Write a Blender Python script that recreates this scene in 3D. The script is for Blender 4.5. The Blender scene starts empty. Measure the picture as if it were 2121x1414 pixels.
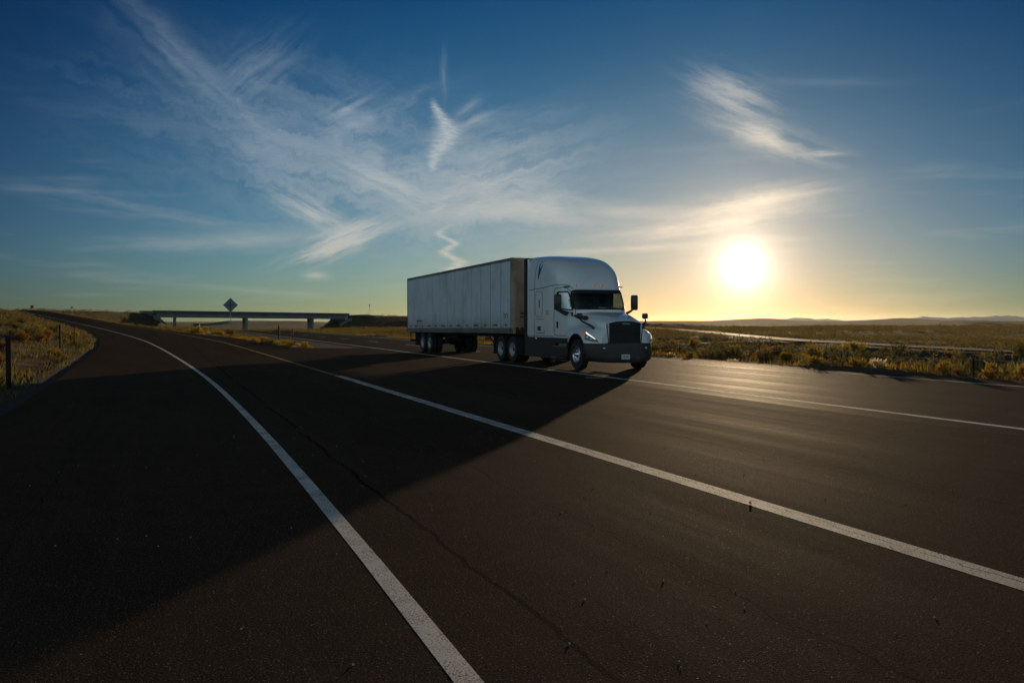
import bpy, bmesh, math, random
import numpy as np
from mathutils import Vector, Matrix
R = math.radians
random.seed(7); rng = np.random.default_rng(7)
scene = bpy.context.scene
col = scene.collection

# ------------------------------------------------------------------ camera
YAW, PITCH, EYE = 21.43, 1.294, 1.63
cam_d = bpy.data.cameras.new('camera'); cam = bpy.data.objects.new('camera', cam_d); col.objects.link(cam)
cam_d.sensor_width = 36.0; cam_d.lens = 36.0*1860/2121
cam_d.clip_start = 0.05; cam_d.clip_end = 40000
cam.location = (0, 0, EYE)
cam.rotation_euler = (R(90-PITCH), 0, -R(YAW))
scene.camera = cam

# ------------------------------------------------------------------ light: low sun behind the truck
SUN_AZ, SUN_EL = 35.86, 3.36
sdir = Vector((math.sin(R(SUN_AZ))*math.cos(R(SUN_EL)), math.cos(R(SUN_AZ))*math.cos(R(SUN_EL)), math.sin(R(SUN_EL))))
sl = bpy.data.lights.new('sun', 'SUN'); sl.energy = 4.0; sl.angle = R(0.5); sl.color = (1.0, 0.72, 0.42)
so = bpy.data.objects.new('sun', sl); col.objects.link(so)
so.rotation_euler = sdir.to_track_quat('Z', 'Y').to_euler(); so.location = (40, 55, 30)

scene.view_settings.view_transform = 'Standard'
try: scene.view_settings.look = 'None'
except Exception: pass
scene.view_settings.exposure = 0.0; scene.view_settings.gamma = 1.0
scene.render.engine = 'CYCLES'
scene.cycles.volume_bounces = 0
scene.cycles.max_bounces = 8
scene.cycles.transparent_max_bounces = 16

# ------------------------------------------------------------------ node helpers
class NT:
    """thin wrapper that writes node maths as expressions"""
    def __init__(s, tree): s.t = tree
    def node(s, typ, **kw):
        n = s.t.nodes.new(typ)
        for k, v in kw.items(): setattr(n, k, v)
        return n
    def link(s, a, b): s.t.links.new(a.s if isinstance(a, E) else a, b)
    def val(s, v, sock):
        if isinstance(v, E): s.t.links.new(v.s, sock)
        elif hasattr(v, 'is_output'): s.t.links.new(v, sock)
        else: sock.default_value = v
    def math(s, op, *a, clamp=False):
        n = s.node('ShaderNodeMath', operation=op, use_clamp=clamp)
        for i, x in enumerate(a): s.val(x, n.inputs[i])
        return E(s, n.outputs[0])
    def vec(s, x, y, z=0.0):
        n = s.node('ShaderNodeCombineXYZ')
        for i, v in enumerate((x, y, z)): s.val(v, n.inputs[i])
        return n.outputs[0]
    def sep(s, v):
        n = s.node('ShaderNodeSeparateXYZ'); s.t.links.new(v, n.inputs[0])
        return [E(s, o) for o in n.outputs]
    def noise(s, v, scale, detail=4, rough=0.55, dist=0.0, dim='3D'):
        n = s.node('ShaderNodeTexNoise', noise_dimensions=dim)
        if v is not None: s.t.links.new(v.s if isinstance(v, E) else v, n.inputs['Vector'])
        n.inputs['Scale'].default_value = scale; n.inputs['Detail'].default_value = detail
        n.inputs['Roughness'].default_value = rough; n.inputs['Distortion'].default_value = dist
        return E(s, n.outputs['Fac'])
    def voro(s, v, scale, feature='F1', out='Distance'):
        n = s.node('ShaderNodeTexVoronoi', feature=feature)
        s.t.links.new(v, n.inputs['Vector']); n.inputs['Scale'].default_value = scale
        return E(s, n.outputs[out]) if out == 'Distance' else n.outputs[out]
    def ss(s, x, a, b, lo=0.0, hi=1.0):
        n = s.node('ShaderNodeMapRange', interpolation_type='SMOOTHSTEP')
        s.val(x, n.inputs[0]); n.inputs[1].default_value = a; n.inputs[2].default_value = b
        n.inputs[3].default_value = lo; n.inputs[4].default_value = hi
        return E(s, n.outputs[0])
    def mix(s, f, a, b, blend='MIX'):
        n = s.node('ShaderNodeMix', data_type='RGBA', blend_type=blend)
        s.val(f, n.inputs[0])
        for v, k in ((a, 6), (b, 7)):
            if isinstance(v, tuple): v = (*v, 1.0) if len(v) == 3 else v
            s.val(v, n.inputs[k])
        return n.outputs[2]
class E:
    def __init__(s, nt, sock): s.n = nt; s.s = sock
    def _b(s, op, o, r=False): return s.n.math(op, o, s) if r else s.n.math(op, s, o)
    def __add__(s, o): return s._b('ADD', o)
    def __radd__(s, o): return s._b('ADD', o, True)
    def __sub__(s, o): return s._b('SUBTRACT', o)
    def __rsub__(s, o): return s._b('SUBTRACT', o, True)
    def __mul__(s, o): return s._b('MULTIPLY', o)
    def __rmul__(s, o): return s._b('MULTIPLY', o, True)
    def __truediv__(s, o): return s._b('DIVIDE', o)
    def __pow__(s, o): return s._b('POWER', o)
    def exp(s): return s.n.math('EXPONENT', s)
    def abs(s): return s.n.math('ABSOLUTE', s)
    def max(s, o): return s.n.math('MAXIMUM', s, o)
    def min(s, o): return s.n.math('MINIMUM', s, o)

# ------------------------------------------------------------------ world: evening sky with cirrus
SKY_STRENGTH = 0.10
world = bpy.data.worlds.new('World'); scene.world = world; world.use_nodes = True
try: world.cycles.sampling_method = 'MANUAL'; world.cycles.sample_map_resolution = 512
except Exception: pass
wt = world.node_tree; wt.nodes.clear(); W = NT(wt)
out = W.node('ShaderNodeOutputWorld'); bg = W.node('ShaderNodeBackground'); bg.inputs[1].default_value = SKY_STRENGTH
wt.links.new(bg.outputs[0], out.inputs[0])
sky = W.node('ShaderNodeTexSky', sky_type='NISHITA'); sky.sun_disc = False
sky.sun_elevation = R(SUN_EL); sky.sun_rotation = R(SUN_AZ)
sky.altitude = 1500; sky.air_density = 1.0; sky.dust_density = 0.6; sky.ozone_density = 2.2
geo = W.node('ShaderNodeTexCoord')
dv = geo.outputs['Generated']
dx, dy, dz = W.sep(dv)
deg = 180/math.pi
az = W.math('ARCTAN2', dx, dy)*deg
el = W.math('ARCSINE', dz.max(-0.999).min(0.999))*deg
dot = dx*sdir.x + dy*sdir.y + dz*sdir.z
sang = W.math('ARCCOSINE', dot.max(-0.9999).min(0.999999))*deg
# (azimuth, elevation, half length, half width, tilt, density) in degrees on the sky
CLOUDS = [
    (12.5, 9.4, 11.5, 4.2, -12, 0.44), (6.0, 11.0, 6.0, 2.4, -30, 0.18), (1.19, 15.00, 6.07, 1.44, -42, 0.18),
    (5.6, 14.9, 2.9, 1.5, 40, 0.24), (10.88, 12.99, 1.88, 0.48, 28, 0.55), (12.30, 12.41, 4.56, 0.52, 22, 0.5),
    (19.12, 12.44, 1.54, 0.37, 24, 0.4), (18.66, 13.31, 1.23, 0.31, 35, 0.3),
    (17.20, 15.34, 1.69, 0.25, -88, 0.25), 
    (9.02, 6.72, 2.5, 0.85, -28, 1.0), (10.63, 4.97, 3.0, 0.85, 22, 1.8),
    (19.57, 8.4, 6.0, 2.2, 16, 0.80), (13.49, 8.54, 3.4, 0.8, -22, 0.9), (21.41, 7.18, 5.85, 1.0, -4, 0.75), (17.43, 10.14, 7.38, 1.84, 15, 0.35),
    (35.0, 13.7, 2.7, 1.25, -24, 0.60), (37.2, 11.15, 3.7, 0.85, -22, 0.80), (40.33, 9.96, 1.31, 0.23, -3, 0.6),
    (36.42, 7.28, 4.46, 0.77, 8, 0.8), (32.64, 5.85, 6.34, 0.60, 6, 0.7), (29.05, 4.56, 7.02, 0.27, 3, 0.5),
    (-1.53, 6.56, 6.80, 0.51, -9, 0.30), (4.70, 4.84, 6.78, 0.65, 4, 0.36), (9.06, 2.82, 0.90, 0.27, 0, 0.7),
    (4.68, 1.91, 7.5, 0.24, -4, 0.16), (40.29, 14.05, 5.0, 0.35, -6, 0.09), (28.75, 6.82, 4.89, 0.43, -5, 0.35),
]
av = W.vec(az, el*1.0, 0.0)
warp = W.noise(av, 0.22, 3, 0.6, dim='2D') - 0.5
warp2 = W.noise(W.vec(az+50.0, el, 0.0), 0.9, 3, 0.6, dim='2D') - 0.5
cover = None
for i, (a0, e0, ra, re, rot, s) in enumerate(CLOUDS):
    c, sn = math.cos(R(rot)), math.sin(R(rot))
    wa = az + warp*(ra*(0.26 if ra > 3.5 else 0.3)) - a0; we = el + warp2*(re*(0.45 if ra > 3.5 else 0.35)) - e0
    p = (wa*c + we*sn); q = (we*c - wa*sn)
    m = (((p/ra)*(p/ra) + (q/re)*(q/re))*-1.1).exp()
    big = ra > 3.5
    tex = W.noise(W.vec(p*(0.045 if big else .2)+float(i)*13.7, q*(0.9 if big else 1.9), 0.0), 1.0, 4, 0.55 if big else 0.64, 0.0, '2D')
    if big: tex = tex*.55 + W.noise(W.vec(p*.20+float(i)*5.3, q*1.0, 0.0), 1.0, 5, .62, 0.0, '2D')*.45
    d = m*(W.ss(tex + m*0.10, 0.34, 0.74) if big else W.ss(tex + m*0.16, 0.32, 0.80))*(s*1.15 if big else s)
    cover = d if cover is None else 1.0-(1.0-cover)*(1.0-d)
# crumpled contrail: a winding line in elevation, torn into pieces
jag = W.noise(W.vec(3.0, el*5.0, 0.0), 1.0, 5, 0.75, dim='2D') - 0.5
up_c = ((el-11.8)*(el-11.8)/-1.5).exp()*1.05 + 16.35
lo_c = W.math('SINE', el*5.2 + 1.0)*0.42 + (5.6-el)*0.30 + 17.15
isup = W.ss(el, 7.6, 8.2)
cc = up_c*isup + lo_c*(1.0-isup) + jag*W.ss(el, 3.0, 12.0, 1.1, 0.75)
wd = ((el-11.5)*(el-11.5)/-1.3).exp()*0.62*isup + 0.20 + (1.0-isup)*W.ss(el, 6.0, 3.0, 0.02, 0.26)
lat = (az - cc)/wd
cm = (lat*lat*-1.0).exp()*(W.ss(el, 9.1, 9.8)*W.ss(el, 14.0, 13.0) + W.ss(el, 2.6, 3.4)*W.ss(el, 6.3, 5.3) + 0.6*W.ss(el, 6.7, 6.9)*W.ss(el, 7.5, 7.2))
rip = W.noise(W.vec(az*2.2 + el*1.5, el*8.0 + az*1.3, 5.0), 1.0, 5, 0.72)
cm = cm*W.ss(rip, 0.28, 0.60, 0.45, 1.0)*1.0
cover = 1.0-(1.0-cover)*(1.0-cm)
# fine ripples over all of the cirrus and a very faint veil near the horizon
fine = W.noise(W.vec(az*0.9, el*7.0, 2.0), 1.3, 4, 0.6, dim='2D')
cover = cover*W.ss(fine, 0.2, 0.8, 0.88, 1.06)
veil = W.noise(W.vec(az*0.10+30.0, el*0.9, 0.0), 1.0, 4, 0.6, dim='2D')
cover = (1.0-(1.0-cover)*(1.0-W.ss(veil, 0.5, 0.8)*W.ss(el, 16.0, 6.0)*0.12)).max(0.0).min(1.0)
lum = ((sang/9.0)**1.2*-1.0).exp()
lowe = (el.max(0.0)/-6.0).exp()
ccol = W.mix(lowe, (3.2, 4.2, 5.0), (5.8, 5.1, 3.7))
ccol = W.mix(lum, ccol, (12.0, 9.2, 6.6))
# graded evening tint: deep blue overhead, greenish gold low down
ee = el.max(0.0).min(20.0)/10.0; ss_ = sang.min(50.0)/30.0
za = (az-35.9).max(0.0).min(20.0)/15.0*W.ss(az, 120.0, 80.0)
TINT = [(-.536, .166, -.587, .405, -.676, -.709), (-.584, -.044, -.173, 1.238, -.975, -.514), (-.135, -.448, .072, 1.077, -.783, -.359)]
lowk = (el.max(0.0)/-4.0).exp()*(W.ss(sang, 38.0, 12.0)*-0.28 - 0.12)
tr_ = [(lowk + ee*c[1] + ee*ee*c[2] + ss_*c[3] + ss_*ss_*c[4] + za*c[5] + c[0]).exp() for c in TINT]
base = W.mix(1.0, sky.outputs[0], W.vec(*tr_), 'MULTIPLY')
colr = W.mix(cover, base, ccol)
# aureole and disc of the sun itself
halo = (sang/-0.66).exp()*30.0
h2 = ((sang/2.4)*-1.0).exp()*8.5
h3 = ((sang/5.0)*-1.0).exp()*1.2
add = W.node('ShaderNodeVectorMath', operation='ADD')
def sc(colv, f):
    n = W.node('ShaderNodeVectorMath', operation='SCALE'); n.inputs[0].default_value = colv; wt.links.new(f.s, n.inputs['Scale']); return n.outputs[0]
def ad(a, b):
    n = W.node('ShaderNodeVectorMath', operation='ADD'); wt.links.new(a, n.inputs[0]); wt.links.new(b, n.inputs[1]); return n.outputs[0]
wt.nodes.remove(add)
anti = W.ss(sang, 60.0, 115.0)*W.ss(el, 65.0, 0.0)      # glow added to the sky opposite the sun, brightens the truck's shaded side
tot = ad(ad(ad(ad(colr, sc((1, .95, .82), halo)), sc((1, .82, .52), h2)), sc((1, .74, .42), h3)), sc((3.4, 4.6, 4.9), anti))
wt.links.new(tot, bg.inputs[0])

# ------------------------------------------------------------------ materials
def mat(name, base=(.5, .5, .5), rough=.6, metal=0.0, spec=.5, coat=0.0, emis=None, est=0.0):
    m = bpy.data.materials.new(name); m.use_nodes = True
    b = m.node_tree.nodes['Principled BSDF']
    b.inputs['Base Color'].default_value = (*base, 1); b.inputs['Roughness'].default_value = rough
    b.inputs['Metallic'].default_value = metal; b.inputs['Specular IOR Level'].default_value = spec
    b.inputs['Coat Weight'].default_value = coat
    if emis: b.inputs['Emission Color'].default_value = (*emis, 1); b.inputs['Emission Strength'].default_value = est
    return m
def bs(m): return m.node_tree.nodes['Principled BSDF']
def bump(n, m, h, strength, dist):
    bn = n.node('ShaderNodeBump'); bn.inputs['Strength'].default_value = strength; bn.inputs['Distance'].default_value = dist
    n.link(h, bn.inputs['Height']); m.node_tree.links.new(bn.outputs[0], bs(m).inputs['Normal'])
def wpos(n): return n.node('ShaderNodeNewGeometry').outputs['Position']
def opos(n): return n.node('ShaderNodeTexCoord').outputs['Object']

def dirty(name, base, dirt, rough=.4, coat=0.0, metal=0.0, amt=.5, scale=1.5, low=None):
    """paint with blotchy road dirt in object space"""
    m = mat(name, base, rough, metal, .5, coat); n = NT(m.node_tree); p = opos(n)
    x, y, z = n.sep(p)
    f = n.ss(n.noise(p, scale, 6, .65), .42, .75)*amt
    st = n.ss(n.noise(n.vec(x*6.0, y*6.0, z*.5), 1.3, 5, .6), .45, .8)*amt*.7
    f = f.max(st)
    if low: f = (f + n.ss(z, low[1], low[0])*low[2]*n.ss(n.noise(p, 4.0, 5), .3, .7, .5, 1.0)).min(1.0)
    m.node_tree.links.new(n.mix(f, base, dirt), bs(m).inputs['Base Color'])
    n.link(f*.4 + rough, bs(m).inputs['Roughness'])
    return m

def asphalt(name, c1, c2, agg, rough, seams, cracks=(), bumpd=.004, polish=(), spec=.05):
    m = mat(name, c1, rough, 0, spec); n = NT(m.node_tree); p = wpos(n); x, y, z = n.sep(p)
    big = n.noise(n.vec(x*1.0, y*.25, 0.0), .35, 5, .6)
    mid = n.noise(p, 2.2, 4, .6)
    g1 = n.noise(p, 70.0, 3, .7); g2 = n.noise(p, 190.0, 2, .6)
    stone = n.voro(p, 75.0)
    sid = n.node('ShaderNodeTexVoronoi'); sid.inputs['Scale'].default_value = 150.0
    m.node_tree.links.new(p, sid.inputs['Vector'])
    sr, sg, sb = [E(n, o) for o in (lambda q: (m.node_tree.links.new(sid.outputs['Color'], q.inputs[0]), q.outputs)[1])(n.node('ShaderNodeSeparateColor'))]
    c = n.mix(n.ss(big*.6+mid*.4, .35, .65), c1, c2)
    track = n.noise(n.vec(x*2.6, y*.05, 0.0), 1.0, 5, .65)
    c = n.mix(n.ss(track, .55, .75)*.55, c, tuple(v*1.9 for v in c2))
    c = n.mix(n.ss(track, .45, .30)*.55, c, tuple(v*.45 for v in c1))
    patch = n.noise(n.vec(x*.5+7.0, y*.12, 0.0), 1.0, 3, .5)
    c = n.mix(n.ss(patch, .58, .62)*.35, c, tuple(v*.5 for v in c1))
    c = n.mix(n.ss(g1, .45, .72)*.55, c, agg)
    c = n.mix(n.ss(sr, .86, .97)*n.ss(stone, .5, .2)*.7, c, tuple(min(1, v*4.5) for v in agg))
    c = n.mix(n.ss(g1, .5, .3)*.5, c, tuple(v*.35 for v in c1))
    gr_ = n.noise(p, 110.0, 4, .8)
    c = n.mix(n.ss(gr_, .50, .34)*.85, c, tuple(v*.12 for v in c1))
    c = n.mix(n.ss(gr_, .52, .68)*.85, c, tuple(v*1.7 for v in agg))
    dark = None
    for (sx, wdt, wob, freq, amt) in seams:
        wv = (n.noise(n.vec(sx, y*freq, 0.0), 1.0, 5, .65)-.5)*wob
        d = (x - sx + wv).abs()
        k = n.ss(d, wdt, wdt*.35)*n.ss(n.noise(n.vec(sx*3.0, y*.35, 4.0), 1.0, 4), .30, .48)*amt
        dark = k if dark is None else dark.max(k)
    for (x0, y0, dxx, wdt) in cracks:      # crossing cracks
        wv = (n.noise(n.vec(x*.9, y0, 2.0), 1.0, 6, .7)-.5)*1.6
        d = (y - y0 - (x-x0)*dxx + wv).abs()
        k = n.ss(d, wdt, wdt*.3)*n.ss(n.noise(n.vec(x*.5, y0*1.7, 0.0), 1.0, 3), .42, .5)
        dark = k if dark is None else dark.max(k)
    if dark is not None: c = n.mix(dark, c, (.003, .003, .004))
    m.node_tree.links.new(c, bs(m).inputs['Base Color'])
    rr = n.ss(track*.7 + g1*.3, .35, .65, rough-.03, rough+.07)
    for (px_, w_, a_) in polish:
        rr = rr - n.ss((x-px_).abs(), w_, w_*.2)*a_
    # facets of some stones are glossy and glitter
    rr = rr - n.ss(sg, .993, .998)*.16
    n.link(rr.max(.15), bs(m).inputs['Roughness'])
    n.link(n.ss(sg, .993, .998, spec, .022), bs(m).inputs['Specular IOR Level'])
    h = g1*1.1 + g2*.6 + stone*-.6 + mid*.03
    if dark is not None: h = h - dark*.5
    if dark is not None: rr = rr.max(dark)
    bump(n, m, h, .85, bumpd)
    return m

M = {}
M['ramp'] = asphalt('ramp_asphalt', (.036, .025, .018), (.056, .039, .027), (.135, .095, .064), .86,
    [(1.92, .030, .36, .5, .6), (11.25, .03, .10, .3, .9), (7.0, .02, .5, .25, .6), (8.6, .02, .4, .2, .5), (-1.0, .014, .6, .3, .3), (3.2, .012, .9, .3, .5), (9.9, .015, .3, .3, .5)],
    [(4, 17, -.2, .014), (2, 30, .1, .02)], .005, polish=[(6.4, .5, .05), (8.7, .5, .07)], spec=.002)
M['freeway'] = asphalt('freeway_asphalt', (.034, .025, .018), (.047, .035, .026), (.095, .072, .052), .74,
    [(16.2, .02, .12, .3, .8), (20.6, .02, .2, .3, .7), (12.9, .012, .4, .3, .5)], [(15, 21, .05, .02), (15, 34, .05, .02), (15, 12, .06, .02)], .003,
    polish=[(13.2, .45, .06), (14.9, .45, .06), (17.1, .45, .06), (18.9, .45, .06)], spec=.003)
M['shoulder'] = asphalt('shoulder_asphalt', (.022, .017, .014), (.034, .026, .02), (.08, .065, .05), .8, [(9.8, .02, .5, .3, .6)], [], .005)
M['oppo'] = asphalt('track_gravel', (.12, .10, .075), (.19, .155, .11), (.26, .22, .16), .8, [], [], .002, spec=.03)

def paint(name, c, wear, axis_crack=None, wedge=.5):
    m = mat(name, c, .8, 0, .12); n = NT(m.node_tree); p = wpos(n); x, y, z = n.sep(p)
    g = n.noise(p, 70.0, 4, .8); b = n.noise(p, 3.0, 5, .6); st = n.noise(p, 190.0, 2)
    f = n.ss(g + (b-.5)*.35, wear+.20, wear-.0)
    dirt = n.ss(n.noise(n.vec(x*2.0, y*.4, 0.0), 1.0, 5), .4, .75)*.35
    cc = n.mix(dirt, c, tuple(v*.45 for v in c))
    f2 = f
    if axis_crack is not None:
        wv = (n.noise(n.vec(0.0, y*.7, 0.0), 1.0, 6, .7)-.5)*.38
        k = n.ss((x - axis_crack + wv).abs(), .011, .004)*n.ss(n.noise(n.vec(2.0, y*.5, 0.0), 1.0, 4), .38, .46)
        f2 = f.max(k)
        vo = n.voro(n.vec(x*1.0, y*.55, 0.0), 4.5, 'DISTANCE_TO_EDGE')
        f2 = f2.max(n.ss(vo, .014, .006)*n.ss(n.noise(n.vec(x*.3, y*.3, 5.0), 1.0, 3), .5, .62)*.8)
    m.node_tree.links.new(n.mix(f2, cc, (.03, .027, .024)), bs(m).inputs['Base Color'])
    n.link(n.ss(st, .3, .7, .72, .92), bs(m).inputs['Roughness'])
    bump(n, m, g*.7+st*.5-f2*.8, .7, .003)
    return m
M['white_line'] = paint('white_road_paint', (.76, .73, .67), .34)
M['gore_line'] = paint('cracked_white_road_paint', (.76, .73, .67), .36, 4.99)
M['yellow_line'] = paint('yellow_road_paint', (.62, .36, .08), .40)

def ground_mat():
    m = mat('desert_soil', (.2, .16, .1), .95, 0, .2); n = NT(m.node_tree); p = wpos(n); x, y, z = n.sep(p)
    n1 = n.noise(p, .011, 6, .62); n2 = n.noise(p, .09, 6, .65); n3 = n.noise(p, 1.1, 5, .65); n4 = n.noise(p, 9.0, 5, .7)
    streak = n.noise(n.vec(x*.004, y*.02, 0.0), 1.0, 6, .6)
    soil = n.mix(n.ss(n3, .35, .68), (.075, .055, .036), (.16, .12, .075))
    scrub = n.mix(n.ss(n2, .4, .62), (.026, .030, .016), (.075, .066, .028))
    far = n.ss(n1*.5+streak*.5, .42, .56)
    scrub = n.mix(far, scrub, (.065, .050, .022))
    cov = n.ss(n2*.5 + n4*.35 + n3*.25, .44, .60)
    dist = (x*x + y*y)**.5
    cov = cov.max(n.ss(dist, 90.0, 240.0)*n.ss(n2, .30, .5, .55, 1.0))
    c = n.mix(cov, soil, scrub)
    m.node_tree.links.new(c, bs(m).inputs['Base Color'])
    bump(n, m, n4*.06 + n3*.25 + n2*1.2, 1.0, 1.0)
    return m
M['ground'] = ground_mat()
M['gravel'] = mat('verge_gravel', (.10, .08, .065), .95, 0, .2)
n = NT(M['gravel'].node_tree); p = wpos(n)
M['gravel'].node_tree.links.new(n.mix(n.ss(n.noise(p, 14.0, 6, .8), .4, .65), (.022, .018, .015), (.075, .06, .045)), bs(M['gravel']).inputs['Base Color'])
bump(n, M['gravel'], n.noise(p, 25.0, 5, .8), 1.0, .03)

def leafmat(name, c1, c2, tr=.5):
    m = bpy.data.materials.new(name); m.use_nodes = True; t = m.node_tree; t.nodes.clear(); n = NT(t)
    g = n.node('ShaderNodeNewGeometry'); oi = n.node('ShaderNodeObjectInfo')
    r = E(n, g.outputs['Random Per Island']); ro = E(n, oi.outputs['Random'])
    c = n.mix((r*.65 + ro*.35), c1, c2)
    d = n.node('ShaderNodeBsdfDiffuse'); tl = n.node('ShaderNodeBsdfTranslucent'); mx = n.node('ShaderNodeMixShader')
    t.links.new(c, d.inputs[0]); t.links.new(n.mix(.5, c, (c2[0]*1.6, c2[1]*1.35, c2[2]*.7)), tl.inputs[0])
    mx.inputs[0].default_value = tr
    t.links.new(d.outputs[0], mx.inputs[1]); t.links.new(tl.outputs[0], mx.inputs[2])
    o = n.node('ShaderNodeOutputMaterial'); t.links.new(mx.outputs[0], o.inputs[0])
    return m
M['sage'] = leafmat('sagebrush_leaf', (.055, .06, .030), (.15, .14, .065), .45)
M['rabbit'] = leafmat('rabbitbrush_leaf', (.10, .09, .025), (.30, .22, .055), .5)
M['rust'] = leafmat('dry_brown_leaf', (.09, .05, .022), (.22, .13, .05), .45)
M['straw'] = leafmat('straw_blade', (.05, .032, .014), (.15, .098, .038), .4)
M['pale'] = leafmat('pale_tuft_blade', (.50, .43, .28), (.72, .62, .42), .5)
M['twig'] = mat('grey_twig', (.10, .075, .05), .9)
M['scrubmass'] = leafmat('scrub_mass', (.06, .06, .03), (.20, .16, .06), .35)

M['white_paint'] = dirty('white_truck_paint', (.80, .83, .84), (.45, .42, .36), .22, 1.0, 0, .22, .8, (.9, 1.6, .25))
M['white_trailer'] = dirty('white_trailer_panel', (.66, .72, .75), (.22, .20, .17), .42, .1, 0, .45, .6, (1.1, 2.1, .75))
M['black_plastic'] = mat('black_plastic', (.014, .013, .012), .5)
M['grey_plastic'] = dirty('grey_bumper_plastic', (.026, .023, .020), (.075, .058, .042), .5, 0, 0, .5, 2.0)
M['rubber'] = dirty('tyre_rubber', (.018, .017, .017), (.05, .043, .036), .8, 0, 0, .6, 3.0)
M['alu'] = mat('polished_aluminium', (.80, .80, .80), .22, 1.0)
M['steelwheel'] = mat('white_steel_wheel', (.42, .43, .44), .5, .3)
M['dark_metal'] = dirty('greasy_chassis_metal', (.028, .025, .023), (.06, .05, .042), .6, 0, .3, .5, 2.0)
M['rail_alu'] = dirty('weathered_aluminium_rail', (.22, .20, .18), (.10, .085, .07), .5, 0, .5, .6, 1.2)
M['nose'] = dirty('rust_streaked_nose', (.34, .29, .23), (.20, .10, .06), .5, 0, .2, .9, 1.1)
M['rubber_dark'] = mat('extender_rubber', (.020, .016, .015), .7)
M['seam'] = mat('panel_gap', (.012, .012, .013), .8)
M['seam_grey'] = mat('panel_joint_strip', (.07, .078, .085), .5)
M['glass_dark'] = None
M['red'] = mat('red_tape', (.10, .015, .015), .5); M['blackmark'] = mat('black_lettering', (.02, .02, .025), .5)
M['greymark'] = mat('grey_lettering', (.10, .12, .14), .5)
M['amber'] = mat('amber_lens', (.75, .20, .03), .2, 0, .5, 0, (1, .3, .05), .12)
M['led'] = mat('lit_led_strip', (.9, .9, .9), .3, 0, .5, 0, (1, .98, .92), .95)
M['lens'] = mat('clear_lamp_lens', (.45, .50, .53), .08, .6, .5, 1.0)
M['lamp_black'] = mat('lamp_housing_black', (.03, .032, .036), .15, 0, .5, 1.0)
M['plate'] = mat('number_plate_white', (.62, .66, .66), .4)
M['fabric'] = mat('grey_cab_fabric', (.09, .085, .075), .9)
M['paper'] = mat('white_paper', (.7, .72, .72), .8)
M['mirror_back'] = mat('mirror_shell', (.030, .027, .022), .35)

def glassmat(name, tint, amount):
    m = bpy.data.materials.new(name); m.use_nodes = True; t = m.node_tree; t.nodes.clear(); n = NT(t)
    tr = n.node('ShaderNodeBsdfTransparent'); tr.inputs[0].default_value = (*tint, 1)
    gl = n.node('ShaderNodeBsdfGlossy'); gl.inputs['Roughness'].default_value = .03
    fr = n.node('ShaderNodeFresnel'); fr.inputs[0].default_value = 1.5
    mx = n.node('ShaderNodeMixShader'); t.links.new((E(n, fr.outputs[0])*amount).s, mx.inputs[0])
    t.links.new(tr.outputs[0], mx.inputs[1]); t.links.new(gl.outputs[0], mx.inputs[2])
    o = n.node('ShaderNodeOutputMaterial'); t.links.new(mx.outputs[0], o.inputs[0])
    return m
M['glass'] = glassmat('tinted_glass', (.62, .74, .68), .8)
M['concrete'] = mat('bridge_concrete', (.20, .20, .19), .85)
n = NT(M['concrete'].node_tree); p = wpos(n)
M['concrete'].node_tree.links.new(n.mix(n.ss(n.noise(p, .8, 6, .7), .35, .7), (.13, .135, .13), (.27, .265, .25)), bs(M['concrete']).inputs['Base Color'])
M['girder'] = dirty('blue_grey_girder', (.13, .17, .19), (.08, .07, .06), .6, 0, 0, .5, .3)
M['parapet'] = dirty('brown_bridge_rail', (.09, .085, .07), (.05, .045, .04), .8, 0, 0, .5, .3)
M['slope_pave'] = dirty('slope_paving', (.13, .14, .14), (.07, .07, .065), .85, 0, 0, .6, .3)
M['sign_back'] = dirty('bare_aluminium_sign', (.16, .19, .21), (.08, .09, .10), .55, 0, .2, .4, 1.5)
M['sign_red'] = mat('red_sign_face', (.35, .03, .03), .5)
M['sign_yellow'] = mat('yellow_sign_face', (.7, .42, .03), .5)
M['post'] = mat('weathered_steel_post', (.022, .019, .016), .85, 0, .1)
M['galv'] = mat('galvanised_steel', (.28, .29, .29), .5, .6)
M['stone'] = dirty('pale_stone', (.42, .37, .29), (.25, .2, .15), .9, 0, 0, .6, 4.0)
M['orange_tab'] = leafmat('red_orange_plastic', (.6, .08, .02), (.7, .10, .03), .6)
M['mount'] = mat('far_mountain', (.30, .28, .26), .95, 0, .1)
M['car_paint'] = mat('dark_car_paint', (.03, .035, .045), .25, 0, .5, 1.0)
M['headlamp'] = mat('headlamp_on', (1, 1, .9), .3, 0, .5, 0, (1, .95, .8), 2.2)

# ------------------------------------------------------------------ mesh helpers
def tag(o, label=None, cat=None, group=None, kind=None):
    if label: o['label'] = label
    if cat: o['category'] = cat
    if group: o['group'] = group
    if kind: o['kind'] = kind
    return o
def obj(name, V, F, m, parent=None, smooth=False, label=None):
    me = bpy.data.meshes.new(name); me.from_pydata([tuple(v) for v in V], [], [tuple(f) for f in F]); me.update()
    if m is not None: me.materials.append(m)
    if smooth: me.polygons.foreach_set('use_smooth', [True]*len(me.polygons))
    o = bpy.data.objects.new(name, me); col.objects.link(o)
    if parent is not None: o.parent = parent
    if label: o['label'] = label
    return o
def empty(name, loc=(0, 0, 0), rz=0.0):
    o = bpy.data.objects.new(name, None); o.location = loc; o.rotation_euler = (0, 0, rz); o.empty_display_size = .3
    col.objects.link(o); return o
def dup(src, name=None):
    o = src.copy(); col.objects.link(o); return o
def dup_tree(src, parent=None):
    o = dup(src)
    if parent is not None: o.parent = parent
    for ch in list(src.children): dup_tree(ch, o)
    return o
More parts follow.
